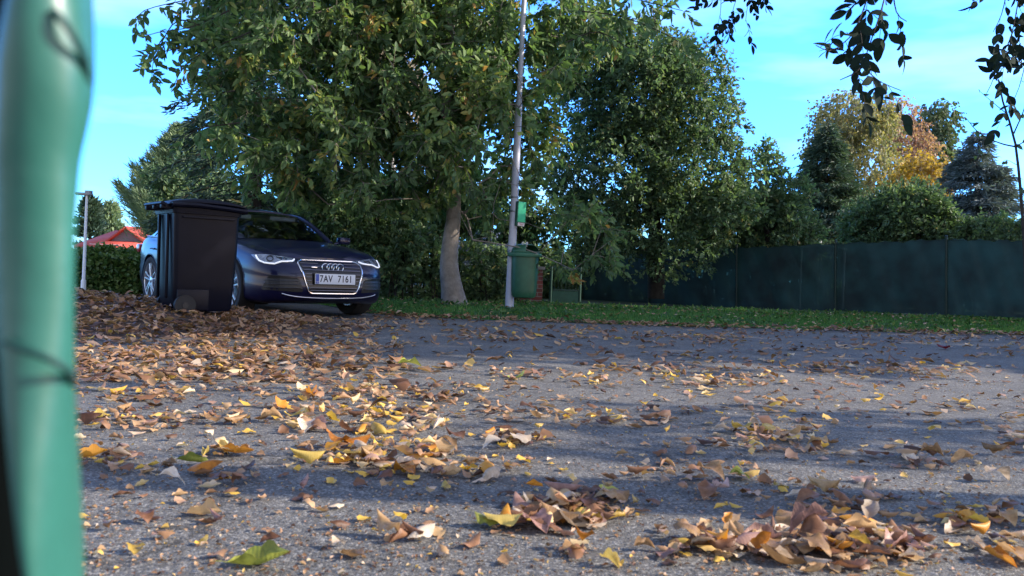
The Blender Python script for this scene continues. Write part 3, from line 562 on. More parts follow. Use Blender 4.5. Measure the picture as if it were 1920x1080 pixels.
# posts: pixel x, base v, top v, depth
posts = [(1092, 572, 474, 24.0), (1215, 576, 470, 22.6), (1380, 578, 464, 21.0), (1565, 583, 456, 19.3), (1772, 590, 448, 17.4), (1925, 596, 450, 16.2), (2150, 605, 446, 14.6)]
fr = thing('fence', 'long fence hung with dark green shade netting along the verge', 'fence', (0, 0, 0)); rows = []; pb = []
for u, vb, vt, Y in posts:
    pb.append((P(u, vb, Y), P(u, vt, Y)))
for i, (a, b) in enumerate(pb):
    mb = MB(); mb.tube([a-Vector((0, .05, .2)), b-Vector((0, .05, 0))+Vector((0, 0, .05))], .024, 10); mb.lathe([(0.0, .02), (.02, .016), (.028, 0), (.028, -.02)], 10, Matrix.Translation(b-Vector((0, .05, 0))+Vector((0, 0, .055)))); mb.build('post', pm, fr)
for i in range(len(pb)-1):
    (a0, a1), (b0_, b1) = pb[i], pb[i+1]; K = 36; J = 14; rows = []
    for j in range(J+1):
        r = []
        for k in range(K+1):
            t = k/K; f = j/J; p = a0.lerp(b0_, t).lerp(a1.lerp(b1, t), f); sag = math.sin(PI*t)*.02*f
            p = p+Vector((0, -.03+.02*math.sin(t*17+f*3+i)*math.sin(PI*t)+.012*math.sin(t*31+f*9), -sag+(.018*math.sin(t*23+i)+.012*math.sin(t*57+2*i))*f**8)); r.append(tuple(p))
        rows.append(r)
    MB().grid(rows).build('net_panel', net, fr, 180)
    MB().tube([a1+Vector((0, -.05, -.02)), b1+Vector((0, -.05, -.02))], .004, 6).build('top_wire', pm, fr)

# ------------------------------------------------------------------ brick pillar, gate, shed, far house and roofs
brick = bpy.data.materials.new('brick'); brick.use_nodes = True; t_ = brick.node_tree; bs = t_.nodes['Principled BSDF']; bt = t_.nodes.new('ShaderNodeTexBrick'); tcn = t_.nodes.new('ShaderNodeTexCoord')
mpn = t_.nodes.new('ShaderNodeMapping'); mpn.inputs['Rotation'].default_value = (R(90), 0, 0); t_.links.new(tcn.outputs['Object'], mpn.inputs[0]); t_.links.new(mpn.outputs[0], bt.inputs['Vector'])
bt.inputs['Scale'].default_value = 1; bt.inputs['Brick Width'].default_value = .25; bt.inputs['Row Height'].default_value = .08; bt.inputs['Mortar Size'].default_value = .008
bt.inputs['Color1'].default_value = (.20, .045, .035, 1); bt.inputs['Color2'].default_value = (.12, .035, .03, 1); bt.inputs['Mortar'].default_value = (.2, .18, .165, 1)
t_.links.new(bt.outputs[0], bs.inputs['Base Color']); bs.inputs['Roughness'].default_value = .9
Yp = 17.0; a = P(974, 574, Yp); b = P(1016, 574, Yp); tp = P(995, 505, Yp); w_ = b.x-a.x
pr = thing('brick_pillar', 'low red brick gate pillar behind the litter bin', 'pillar', (a.x+w_/2, Yp, -.03)); hh = tp.z+.03
MB().box((0, w_/2, hh/2), (w_, w_, hh), bev=.006).build('shaft', brick, pr); MB().box((0, w_/2, hh+.03), (w_+.07, w_+.07, .06), bev=.012).build('cap', mat('concrete', (.22, .21, .2), .9, noise=.3, bump=.3), pr)
gm = mat('gate_green', (.012, .055, .04), .45, noise=.2)
a = P(1030, 574, 18.5); b = P(1088, 574, 18.5); tz = P(1060, 500, 18.5).z; gt = thing('gate', 'dark green metal garden gate between the brick pillar and the fence', 'gate', (a.x, 18.5, -.03)); W_ = b.x-a.x; H_ = tz+.03
mb = MB(); 
for x in (0.02, W_-.02): mb.tube([(x, 0, 0), (x, 0, H_)], .03, 10)
for z in (.06, H_*.42, H_-.03): mb.box((W_/2, 0, z), (W_-.08, .03, .035))
mb.build('frame', gm, gt); MB().box((W_/2, .0, H_*.24), (W_-.1, .012, H_*.30)).build('lower_panel', mat('gate_panel', (.02, .09, .06), .5, noise=.2), gt)
mb = MB()
for k in range(7): mb.tube([(.1+k*(W_-.2)/6, 0, H_*.43), (.1+k*(W_-.2)/6, 0, H_-.04)], .007, 6)
mb.build('bars', gm, gt)
# dark boarded shed with a pale roof edge
sw = mat('shed_board', (.05, .025, .02), .85, col2=(.03, .02, .018), nscale=4, bump=.4); a = P(862, 574, 19.5); b = P(975, 574, 19.5)
sh = thing('garden_shed', 'dark brown garden shed with a pale roof edge behind the walnut trunk', 'shed', ((a.x+b.x)/2, 19.5, -.03)); W_ = b.x-a.x
mb = MB(); nb_ = 12
for k in range(nb_): mb.box((-W_/2+W_*(k+.5)/nb_, 0, .45), (W_/nb_-.01, .03, .9), bev=.004)
mb.box((0, .9, .44), (W_-.05, 1.7, .88)); mb.build('wall', sw, sh)
rows = [[(-W_/2-.1, -.12, .86), (W_/2+.1, -.12, .86)], [(-W_/2-.1, .9, 1.38), (W_/2+.1, .9, 1.38)], [(-W_/2-.1, 1.95, .86), (W_/2+.1, 1.95, .86)]]
ro = MB().grid(rows).build('roof', mat('roof_felt', (.10, .11, .13), .8, noise=.3, bump=.3), sh, 30); solidify(ro, .04)
mb = MB(); mb.tube([(-W_/2-.12, -.13, .86), (-W_/2-.12, .9, 1.40), (-W_/2-.12, 1.95, .86)], .03, 6); mb.tube([(W_/2+.12, -.13, .86), (W_/2+.12, .9, 1.40), (W_/2+.12, 1.95, .86)], .03, 6); mb.tube([(-W_/2, -.14, .85), (W_/2, -.14, .85)], .022, 6); mb.build('roof_edge', mat('pale_trim', (.45, .47, .5), .6), sh)
# house with pale shutters glimpsed between the leaves
cream = mat('render_wall', (.42, .43, .45), .9, noise=.15, nscale=3)
def house(name, label, Y, u0, u1, vb_eave, v_ridge, wallm, roofm, depth=8, win=2, dormer=False, hip=False, base_v=None):
    a = P(u0, vb_eave, Y); b = P(u1, vb_eave, Y); ze = (a.z+b.z)/2; zr = P((u0+u1)/2, v_ridge, Y+depth/2).z; W_ = b.x-a.x
    r = thing(name, label, 'house', ((a.x+b.x)/2, Y, -.03)); ze += .03; zr += .03
    MB().box((0, depth/2, ze/2), (W_-.8, depth-.8, ze)).build('wall', wallm, r)
    rf = MB().grid([[(-W_/2, -.1, ze-.1), (W_/2, -.1, ze-.1)], [(-W_/2+(W_*.12 if hip else 0), depth/2, zr), (W_/2-(W_*.12 if hip else 0), depth/2, zr)], [(-W_/2, depth+.1, ze-.1), (W_/2, depth+.1, ze-.1)]]).build('roof', roofm, r, 30); solidify(rf, .18)
    mbg = MB(); 
    for s_ in (-1, 1): mbg.add([(s_*(W_/2-.5), .4, ze-.02), (s_*(W_/2-.5), depth-.4, ze-.02), (s_*(W_/2-.5), depth/2, zr-.25), (s_*(W_/2-.7), .4, ze-.02), (s_*(W_/2-.7), depth-.4, ze-.02), (s_*(W_/2-.7), depth/2, zr-.25)], [(0, 1, 2), (3, 5, 4), (0, 2, 5, 3), (1, 4, 5, 2), (0, 3, 4, 1)])
    mbg.build('gable', wallm, r)
    for k in range(win):
        x = (k+.5)/win*(W_-1.6)-(W_-1.6)/2; f_ = MB().box((x, .36, ze*.62), (1.1, .12, 1.2), bev=.01).build('window', mat('window_frame', (.6, .6, .6), .5), r); MB().box((x, .29, ze*.62), (.95, .02, 1.05)).build('pane', mat('pane', (.05, .07, .09), .1, spec=.8), f_)
    return r, W_, ze, zr, depth
tile = mat('red_tiles', (.42, .06, .04), .75, col2=(.55, .10, .07), nscale=3, bump=.5, bscale=6)
hs, W_, ze, zr, dp = house('house', 'far house with a bright red tiled roof behind the hedge at left', 45, 140, 250, 458, 431, cream, tile, 9)
# cross gable on the red roof
zx = P(205, 421, 45).z+.03; x0 = P(178, 440, 46).x-hs.location.x; x1 = P(222, 440, 46).x-hs.location.x
MB().add([(x0+.4, 1.4, ze), (x0+1.5, 1.4, zx-.1), (x0+2.6, 1.4, ze), (x0+.4, 4, ze), (x0+1.5, 4, zx-.1), (x0+2.6, 4, ze)], [(0, 1, 2), (0, 3, 4, 1), (1, 4, 5, 2)]).build('dormer_wall', mat('dormer_board', (.16, .15, .16), .8), hs)
ro = MB().grid([[(x0+.1, 1.2, ze-.05), (x0+.1, 4.5, ze-.05)], [(x0+1.5, 1.2, zx), (x0+1.5, 4.5, zx)], [(x0+1.5, 1.2, zx), (x1+1.2, 3.6, zx)], [(x0+3.0, 1.1, ze-.05), (x1+1.7, 1.1, ze-.05)]]).build('dormer_roof', tile, hs, 20); solidify(ro, .12)
MB().box((W_*.1, 4.5, zr+.2), (.6, .6, .9), bev=.02).build('chimney', brick, hs)
h2, *_ = house('house', 'far house in pale render behind the walnut leaves', 40, 870, 1010, 470, 430, cream, mat('grey_tiles', (.10, .12, .16), .7, noise=.3, bump=.4, bscale=10), 8, 3)
# low pale roof and vent pipe just above the fence
a = P(1500, 464, 22.5); b = P(1590, 464, 22.5); rr2 = thing('pool_shelter', 'low pale green canopy roof showing above the fence netting', 'shelter', ((a.x+b.x)/2, 22.5, -.03)); W_ = b.x-a.x; zt = P(1545, 459, 22.5).z+.03
mb = MB(); rows = []
for j in range(7):
    yy = j/6*2.; rows.append([((-W_/2+W_*k/10), yy, zt-.10+.10*math.sin(PI*k/10)+.02*math.sin(PI*j/6)) for k in range(11)])
o = mb.grid(rows).build('canopy', mat('canopy', (.35, .55, .5), .5, noise=.1), rr2, 60); solidify(o, .03)
mb = MB(); [mb.tube([(x, y, 0), (x, y, zt-.1)], .03, 8) for x in (-W_/2+.06, W_/2-.06) for y in (.05, 1.9)]; mb.build('legs', mat('white_metal', (.6, .6, .6), .5), rr2)
vp = P(1537, 462, 24.6); ve = thing('vent_pipe', 'short white vent pipe sticking up above the pale canopy', 'pipe', (vp.x, vp.y, -.03)); zz = P(1537, 447, 24.6).z+.03
MB().tube([(0, 0, 0), (0, 0, zz-.06)], .05, 12).build('pipe', mat('white_plastic', (.75, .75, .72), .5), ve); MB().lathe([(0, .05), (.07, .02), (.075, -.02), (.05, -.03)], 14, Matrix.Translation((0, 0, zz-.03))).build('cap', mat('white_cap', (.7, .7, .68), .5), ve)

# ------------------------------------------------------------------ lamp posts
galv = mat('galvanised', (.50, .52, .60), .5, metal=.1, col2=(.42, .43, .5), nscale=9, bump=.1)
YL = 14.0; b = P(955, 572, YL); tpn = P(981.5, 20, YL); ax = (tpn-b).normalized(); b = b-ax*(b.z+.03)
lp = thing('street_lamp', 'tall grey steel lamp post carrying the green litter bin', 'street lamp', tuple(b)); 
def on(v):  # distance along the axis where the axis meets this image row
    z = P(965, v, YL).z; return (z-b.z)/ax.z
T = ax.to_track_quat('Z', 'Y').to_matrix().to_4x4()
s1 = on(192)
mb = MB(); mb.lathe([(.085, 0), (.085, .04), (.072, .06), (.062, s1*.5), (.056, s1-.03), (.046, s1), (.043, s1+.01), (.036, 7.2), (0.0, 7.2)], 24, T); mb.build('pole', galv, lp)
mb = MB(); mb.lathe([(.0675, .0), (.0675+.003, .005), (.0675+.003, .05), (.0675, .055)], 24, T @ Matrix.Translation((0, 0, on(475)))); mb.lathe([(.0635, .0), (.0635+.003, .005), (.0635+.003, .03), (.0635, .035)], 24, T @ Matrix.Translation((0, 0, on(398)))); mb.lathe([(.0625, .0), (.0625+.003, .005), (.0625+.003, .03), (.0625, .035)], 24, T @ Matrix.Translation((0, 0, on(372)))); mb.build('strap', mat('strap_steel', (.25, .27, .3), .4, metal=.8), lp)
topc = ax*7.15
mb = MB(); mb.tube([topc, topc+Vector((-.15, -.1, .25)), topc+Vector((-.7, -.4, .4))], .03, 10); mb.build('arm', galv, lp)
MB().box(topc+Vector((-.95, -.55, .42)), (.6, .24, .1), bev=.03, rot=R(30)).build('lamp_head', galv, lp)
# far slim lamp at the left
b = P(156, 546, 14.6); tp = P(163, 366, 14.6); l2 = thing('street_lamp', 'slim white lamp post with a small flat head at far left', 'street lamp', tuple(b)); v = tp-b
wm = mat('white_pole', (.78, .8, .82), .45); mb = MB(); mb.lathe([(.042, -.3), (.042, .18), (.028, .2), (.020, v.length)], 16, v.to_track_quat('Z', 'Y').to_matrix().to_4x4()); mb.build('pole', wm, l2)
mb = MB(); mb.box(v+Vector((-.05, 0, .02)), (.26, .12, .045), bev=.015); mb.box(v+Vector((.03, 0, .06)), (.1, .09, .04), bev=.01); mb.build('lamp_head', mat('lamp_grey', (.3, .32, .33), .5), l2)

# ------------------------------------------------------------------ bag dispenser + litter bin on the pole
axp = lambda v: Vector((0, 0, 0))+ax*on(v)+lp.location
s = F/YL
gbr = mat('dispenser_green', (.06, .62, .32), .35, noise=.08); gdk = mat('dispenser_side', (.008, .09, .06), .4)
c = axp(388); ds = thing('bag_dispenser', 'bright green dog waste bag dispenser strapped to the lamp post above the litter bin', 'dispenser', tuple(c))
q = Matrix.Translation((.095, -.02, 0)) @ Matrix.Rotation(R(28), 4, 'Z') @ Matrix.Rotation(R(2.0), 4, 'Y')
MB().box((0, 0, 0), (.16, .12, .40), q, bev=.012).build('housing', gdk, ds)
MB().box((.006, -.062, .03), (.142, .012, .325), q, bev=.004).build('front_panel', gbr, ds)
MB().box((.006, -.063, -.172), (.12, .008, .055), q, bev=.002).build('label_plate', mat('label_white', (.72, .68, .68), .5), ds)
mb = MB()
for k in range(3): mb.box((.01, -.0685, -.158-k*.013), (.08-.02*k, .001, .005), q)
mb.build('label_print', mat('print_red', (.5, .15, .15), .6), ds)
# bin: elliptical tapered body, flange, domed hood with an opening towards the right
c = axp(505); Hb = (548-470)/s; Rb = 24.5/s
bn = thing('litter_bin', 'green plastic litter bin with a hooded lid hung on the lamp post', 'litter bin', (c.x+.22, c.y-.12, c.z-.01)); bn.rotation_euler = (0, R(.4), R(-8))
bg_m = mat('bin_green', (.028, .115, .062), .42, noise=.18, nscale=5, bump=.05)
zt = (540-468)/s*.5
prof = [(0, -Hb/2), (.55, -Hb/2), (.82, -Hb/2+.015), (.93, -Hb/2+.05), (.96, -Hb/2+.12), (1.0, 0), (1.03, Hb/2), (.98, Hb/2), (.95, 0)]
MB().lathe([(r*Rb, z) for r, z in prof], 40, sy=.85).build('body', bg_m, bn)
Tz = Matrix.Translation((-.01, 0, Hb/2)); rimm = mat('bin_rim', (.05, .16, .10), .4)
MB().lathe([(Rb*1.0, 0), (Rb*1.27, -.01), (Rb*1.32, .01), (Rb*1.32, .035), (Rb*1.24, .05), (Rb*1.0, .055)], 40, Tz, sy=.85).build('rim', rimm, bn)
# hood with a real opening
bm = bmesh.new(); nseg = 40; rings = 10
for i in range(rings+1):
    t = i/rings*PI/2
    for k in range(nseg):
        an = 2*PI*k/nseg; r = Rb*1.08*math.cos(t)**.75 if i < rings else 0.001
        bm.verts.new((r*math.cos(an), r*.85*math.sin(an), Hb/2+.05+.15*math.sin(t)**.9))
bm.verts.ensure_lookup_table()
for i in range(rings):
    for k in range(nseg):
        an = 2*PI*(k+.5)/nseg; d = abs((an-R(-40)+PI) % (2*PI)-PI)
        if d < R(38) and 1 <= i < 7: continue
        bm.faces.new([bm.verts[i*nseg+k], bm.verts[i*nseg+(k+1) % nseg], bm.verts[(i+1)*nseg+(k+1) % nseg], bm.verts[(i+1)*nseg+k]])
me = bpy.data.meshes.new('hood'); bm.to_mesh(me); bm.free(); o = link('hood', me, bg_m, bn, 50); solidify(o, .008)
MB().lathe([(0, 0), (Rb*.97, 0)], 30, Matrix.Translation((0, 0, Hb/2-.02)), sy=.85).build('liner', mat('liner_black', (.004, .004, .004), .8), bn)
# pale emblem on the hood crest and dark figure on the body
mb = MB(); q = [(math.cos(a_)*.018-.03, -.10, Hb/2+.205+math.sin(a_)*.018) for a_ in np.linspace(.6, 5.2, 14)]; mb.tube(q, .006, 6); q = [(math.cos(a_)*.018+.03, -.10, Hb/2+.205+math.sin(a_)*.018) for a_ in np.linspace(-2.4, 2.4, 14)]; mb.tube(q, .006, 6); mb.tube([(0, -.1, Hb/2+.17), (0.01, -.1, Hb/2+.21)], .005, 6); mb.tube([(-.03, -.1, Hb/2+.15), (-.03, -.1, Hb/2+.19)], .005, 6); mb.tube([(.03, -.1, Hb/2+.15), (.03, -.1, Hb/2+.19)], .005, 6); mb.build('crest', mat('crest_white', (.75, .75, .72), .5), bn)
def onbin(an, z, dr=.002): r = Rb*(1.0+.03*z/(Hb/2))+dr; return (r*math.cos(an), r*.85*math.sin(an), z)
mb = MB()
for pts in ([(-.42, .22), (-.36, .20), (-.28, .20), (-.26, .235)], [(-.38, .2), (-.39, .165)], [(-.30, .2), (-.29, .165)], [(-.35, .205), (-.34, .17), (-.36, .15)]):
    mb.tube([onbin(a_, z) for a_, z in pts], .008, 6)
mb.build('dog_symbol', mat('symbol_dark', (.006, .02, .015), .6), bn)

# ------------------------------------------------------------------ wheelie bin
YB = 8.45; wb0 = P(368, 577, YB); yaw = R(-40)
wbz = float(mound(wb0.x, wb0.y))-.03
wb = thing('wheelie_bin', 'black two-wheeled rubbish bin standing in front of the parked car', 'wheelie bin', (wb0.x, wb0.y, wbz), -yaw)
blk = mat('bin_black', (.0015, .002, .007), .4, spec=.16, col2=(.003, .004, .012), nscale=3, bump=.06, bscale=120)
topz = P(381, 392, YB).z-wbz   # rim height
def sec(z, x0, x1, hw, r=.045, n=5):
    """rounded rectangle: x0 (hinge side) to x1 (front), half width hw"""
    pts = []
    for cx_, cy_, a0_ in ((x1-r, hw-r, 0), (x0+r, hw-r, 90), (x0+r, -hw+r, 180), (x1-r, -hw+r, 270)):
        for k in range(n+1): an = R(a0_+90*k/n); pts.append((cx_+r*math.cos(an), cy_+r*math.sin(an), z))
    return pts
rows = [sec(.03, -.27, .26, .21), sec(.06, -.285, .275, .222), sec(.30, -.30, .29, .235), sec(.6, -.31, .305, .25), sec(topz-.07, -.32, .31, .265), sec(topz-.068, -.335, .325, .282), sec(topz-.01, -.34, .33, .288), sec(topz-.01, -.30, .31, .25), sec(.1, -.26, .25, .2)]
mb = MB(); mb.grid(rows, closed=True); n0 = len(rows[0]); mb.f.append(tuple(range(n0))[::-1]); mb.build('body', blk, wb, 35)
# ribs and wheel pocket panel
mb = MB()
mb.box((-.12, -.232, .14), (.30, .02, .20), bev=.008); mb.box((.0, -.276, topz-.10), (.5, .012, .02), bev=.004); mb.box((-.335, .12, .55), (.03, .03, .8), bev=.01); mb.box((-.335, -.12, .55), (.03, .03, .8), bev=.01)
mb.build('moulding', blk, wb)
# lid: curved, hangs over the front
rows = []
for j in range(9):
    y = -.30+.60*j/8; ye = (1-abs(y/.30)**6)
    rows.append([(x, y, topz+.012+dz*(.45+.55*ye)) for x, dz in ((-.37, .0), (-.34, .035), (-.25, .055), (-.1, .075), (.1, .078), (.22, .066), (.30, .05), (.35, .03), (.362, -.0))])
o = MB().grid(rows).build('lid', blk, wb, 50); solidify(o, .012)
mb = MB()
for y in (-.302, .302): mb.tube([(-.36, y, topz+.005), (-.1, y, topz+.012), (.15, y, topz+.0), (.36, y, topz-.015)], .024, 8)
mb.box((.36, 0, topz-.01), (.025, .60, .06), bev=.008); mb.build('lid_edge', blk, wb)
mb = MB(); mb.tube([(-.40, -.26, topz+.0), (-.43, -.25, topz+.015), (-.43, .25, topz+.015), (-.40, .26, topz+.0)], .017, 10)
for y in (-.22, 0, .22): mb.box((-.385, y, topz-.01), (.11, .05, .05), bev=.012)
mb.build('handle', blk, wb)
for y in (-.25, .25):
    whl = MB().lathe([(.03, -.022), (.075, -.02), (.098, -.022), (.10, -.012), (.10, .012), (.098, .022), (.075, .02), (.03, .022)], 28, Matrix.Translation((-.20, y, .09)) @ Matrix.Rotation(R(90), 4, 'X')).build('wheel', mat('rubber_black', (.008, .008, .009), .7), wb)
    MB().lathe([(0, -.026), (.028, -.026), (.03, .026), (0, .026)], 16, Matrix.Translation((-.20, y, .09)) @ Matrix.Rotation(R(90), 4, 'X')).build('hub', mat('hub_grey', (.008, .008, .009), .5), whl)

# ------------------------------------------------------------------ out-of-focus green post close to the camera at left
teal = mat('post_green', (.02, .105, .08), .34, spec=.45, col2=(.026, .14, .105), nscale=14, bump=.07, bscale=40)
YN = .30; gp = thing('fence_post', 'blurred green plastic-coated post right beside the camera at the left edge', 'post', tuple(P(70, 1300, YN)))
rows = []
edge_l = [(-250, 60), (-100, 45), (0, 36), (60, 18), (130, 4), (250, -4), (450, -6), (620, 0), (760, 20), (930, 52), (1080, 82), (1300, 95)]
edge_r = [(-250, 145), (-100, 153), (0, 160), (60, 165), (130, 168), (190, 165), (230, 158), (300, 144), (420, 137), (620, 133), (760, 131), (930, 130), (1080, 130), (1300, 130)]
vs = np.linspace(-250, 1300, 70); lx_ = np.interp(vs, *zip(*edge_l)); rx_ = np.interp(vs, *zip(*edge_r))
for v, a_, b_ in zip(vs, lx_, rx_):
    A = P(a_, v, YN); B = P(b_, v, YN); cc = (A+B)/2; hw = (B-A).length/2; row = []
    for k in range(28):
        an = 2*PI*k/28; row.append(tuple(cc+(B-A).normalized()*hw*math.cos(an)+Vector((0, 1, 0))*.014*math.sin(an)*(1+.3*math.cos(v/160))-gp.location))
    rows.append(row)
MB().grid(rows, closed=True).build('tube', teal, gp, 180)
crk = mat('tie_dark', (.006, .045, .038), .6)
def tie(pts, r):
    mb = MB(); q = cr([tuple(P(u, v, YN-d)-gp.location) for u, v, d in pts], 18); mb.tube([tuple(p) for p in q], r, 8); mb.build('wire_tie', crk, gp)
tie([(10, 640, .013), (40, 655, .0145), (80, 668, .015), (118, 688, .012), (132, 704, .004), (136, 722, -.003)], .0013)
tie([(100, 20, .0145), (122, 45, .0145), (142, 75, .012), (158, 110, .006), (164, 150, .0), (166, 170, -.004)], .0013)
dk = mat('post_shade_dark', (.001, .002, .002), .9, spec=.05)  # near-black tube added to stand for the green post's shaded left side
A = P(-60, 1400, .36); dp_ = thing('post_shade_side', 'added dark shape for the shaded side of the green post at the left edge', 'post', tuple(A))
MB().tube([(0, 0, 0), P(-60, 500, .36)-A, P(-60, -300, .36)-A], P(118, 700, .36).x-P(-60, 700, .36).x, 24).build('shade_tube', dk, dp_)
# ------------------------------------------------------------------ parked car
# car frame: x forward from the front axle, y towards the car's left, z up
CX, CY, CYAW = -2.715, 10.95, 0.7027
ang = math.atan2(-math.cos(CYAW), math.sin(CYAW))
car = thing('parked_car', 'dark blue estate car parked behind the black wheelie bin', 'car', (CX, CY, .008), ang)
CM = Matrix.Translation((CX, CY, .008)) @ Matrix.Rotation(ang, 4, 'Z'); CI = CM.inverted()
paint = mat('blue_paint', (.002, .003, .03), .32, metal=.1, spec=.3, coat=.4)
trim = mat('black_trim', (.008, .008, .009), .45); chrome = mat('chrome', (.62, .62, .66), .2, metal=1); satin = mat('satin_silver', (.62, .63, .66), .3, metal=.9)
dsat = mat('dark_satin', (.07, .07, .08), .3, metal=.7)
rubber = mat('tyre_rubber', (.012, .012, .013), .85, bump=.2); alloy = mat('alloy', (.55, .56, .6), .28, metal=.85)
half = cr([(.925, 0), (.92, .2), (.905, .38), (.872, .55), (.80, .69), (.68, .79), (.50, .855), (.25, .89), (0, .91), (-.5, .925), (-1.5, .93), (-2.4, .932), (-2.91, .928), (-3.3, .90), (-3.65, .83), (-3.88, .70), (-3.98, .5), (-4.01, .25), (-4.02, 0)], 110)
tn = np.gradient(half, axis=0); tn /= np.linalg.norm(tn, axis=1, keepdims=True); nin = np.stack([tn[:, 1], -tn[:, 0]], 1)   # inward normal guess
c0 = np.array([-1.5, 0.]);
nin = np.where((((c0-half)*nin).sum(1) < 0)[:, None], -nin, nin); nin[0] = (-1, 0); nin[-1] = (1, 0)
def ztop(x): return np.interp(x, [-4.02, -3.9, -3.6, -3, -1.5, -.6, -.2, .2, .5, .7, .85, .93], [.90, .95, .985, .975, .94, .925, .895, .84, .785, .745, .712, .69])
def zbot(x): return np.interp(x, [-4.02, -3.6, -3.2, .4, .7, .93], [.30, .24, .19, .18, .17, .20])
lev = [(0, .10), (.03, .05), (.08, .022), (.16, .008), (.3, .0), (.42, .002), (.5, .010), (.58, .006), (.68, .006), (.78, .016), (.86, .030), (.92, .046), (.965, .068), (.99, .095), (1.0, .135)]
def ring(k, ins):
    x = half[:, 0]+nin[:, 0]*ins; y = np.maximum(half[:, 1]+nin[:, 1]*ins, 0); y[0] = y[-1] = 0
    fr_ = sm((x-.45)/.45); x = x-fr_*.10*np.clip((k-.62)/.38, 0, 1)**1.6      # the nose leans back
    fr2 = sm((.25-k)/.25)*fr_; x = x-fr2*.03
    z = zbot(half[:, 0])+(ztop(half[:, 0])-zbot(half[:, 0]))*k; return np.stack([x, y, z], 1)
rgs = [ring(k, i) for k, i in lev]; n = len(half)
V = []; Fc = []
full = lambda r: np.concatenate([r, r[-2:0:-1]*np.array([1, -1, 1])])
for r in rgs: V.append(full(r))
nl = 2*n-2
for i in range(len(rgs)-1):
    for j in range(nl): a = i*nl+j; b = i*nl+(j+1) % nl; Fc.append((a, b, b+nl, a+nl))
V = np.concatenate(V); nv = len(V)
# deck between the two sides with a crown and two bonnet creases; bottom plate
def deck(r, crown, K=16):
    vs = [];
    for j in range(1, n-1):
        x, y, z = r[j]
        for k in range(1, K):
            t = 1-2*k/K; cz = crown(x)*(1-abs(t)**2.4)
            cz += .012*math.exp(-((abs(t)-.62)/.10)**2)*sm((x+.6)/.5)*sm((.86-x)/.3) if crown(0) else 0
            vs.append((x, y*t, z+cz))
    return vs
K = 16
for (ri, crown, flip) in ((len(rgs)-1, lambda x: float(np.interp(x, [-4, -3.5, -3, -.6, 0, .5, .84], [.02, .05, .04, .04, .062, .058, .018])), False), (0, lambda x: 0., True)):
    base = len(V); V = np.concatenate([V, np.array(deck(rgs[ri], crown, K))]); o_ = ri*nl
    def idx(j, k):
        if j == 0: return o_
        if j == n-1: return o_+n-1
        if k == 0: return o_+j
        if k == K: return o_+nl-j
        return base+(j-1)*(K-1)+k-1
    for j in range(n-1):
        for k in range(K):
            q = [idx(j, k), idx(j, k+1), idx(j+1, k+1), idx(j+1, k)]; q2 = []
            for a in q:
                if a not in q2: q2.append(a)
            if len(q2) > 2: Fc.append(tuple(q2))
mb = MB(); mb.v = [tuple(p) for p in V]; mb.f = Fc
shell = mb.build('body', paint, car, 38)
cut = MB()
for wx in (0, -2.912):
    for sy in (-1, 1): cut.lathe([(0, -.20), (.372, -.20), (.372, .20), (0, .20)], 48, Matrix.Translation((wx, sy*.85, .345)) @ Matrix.Rotation(R(90), 4, 'X'))
cm_ = cut.mesh('cutter'); co = bpy.data.objects.new('cutter', cm_); COL.objects.link(co); co.parent = car
md = shell.modifiers.new('b', 'BOOLEAN'); md.operation = 'DIFFERENCE'; md.object = co; md.solver = 'EXACT'
bpy.context.view_layer.update(); applied(shell); bpy.data.objects.remove(co)
shell.data.polygons.foreach_set('use_smooth', [True]*len(shell.data.polygons)); shell.data.set_sharp_from_angle(angle=R(32))
if not shell.data.materials: shell.data.materials.append(paint)
bvh = BVHTree.FromPolygons([v.co.copy() for v in shell.data.vertices], [tuple(p.vertices) for p in shell.data.polygons])
eye = CI @ Vector((0, 0, HC))
def hit_px(u, v, off=.004):
    d = (CI.to_3x3() @ ray(u, v)).normalized(); h, nrm, i, dd = bvh.ray_cast(eye, d)
    if h is None: return None
    return h-d*off
def hit_f(y, z, off=.004):
    h, nrm, i, dd = bvh.ray_cast(Vector((3, y, z)), Vector((-1, 0, 0)))
    return (h+Vector((off, 0, 0))) if h else Vector((.8, y, z))
def hit_t(x, y, off=.003):
    h, nrm, i, dd = bvh.ray_cast(Vector((x, y, 3)), Vector((0, 0, -1))); return h+Vector((0, 0, off)) if h else Vector((x, y, .8))
def hit_s(x, z, sy, off=.003):
    h, nrm, i, dd = bvh.ray_cast(Vector((x, sy*3, z)), Vector((0, -sy, 0))); return h+Vector((0, sy*off, 0)) if h else Vector((x, sy*.9, z))
def patch(poly, fn, step, depth_dir, depth):
    """fill a 2D outline, grid it, drop it on the surface, give it thickness"""
    bm = bmesh.new(); vs = [bm.verts.new((x, y, 0)) for x, y in poly]; bm.faces.new(vs)
    xs_ = [p[0] for p in poly]; ys_ = [p[1] for p in poly]
    x = min(xs_)+step
    while x < max(xs_): bmesh.ops.bisect_plane(bm, geom=bm.verts[:]+bm.edges[:]+bm.faces[:], plane_co=(x, 0, 0), plane_no=(1, 0, 0)); x += step
    y = min(ys_)+step
    while y < max(ys_): bmesh.ops.bisect_plane(bm, geom=bm.verts[:]+bm.edges[:]+bm.faces[:], plane_co=(0, y, 0), plane_no=(0, 1, 0)); y += step
    bmesh.ops.triangulate(bm, faces=bm.faces[:])
    for v in bm.verts:
        h = fn(v.co.x, v.co.y); v.co = h if h is not None else Vector((0, 0, 0))
    r = bmesh.ops.extrude_face_region(bm, geom=bm.faces[:]); 
    for g_ in r['geom']:
        if isinstance(g_, bmesh.types.BMVert): g_.co = g_.co+Vector(depth_dir)*depth
    bmesh.ops.recalc_face_normals(bm, faces=bm.faces[:]); me = bpy.data.meshes.new('p'); bm.to_mesh(me); bm.free(); return me
def mirrored(me):
    m2 = me.copy()
    for v in m2.vertices: v.co.y = -v.co.y
    m2.flip_normals(); return m2
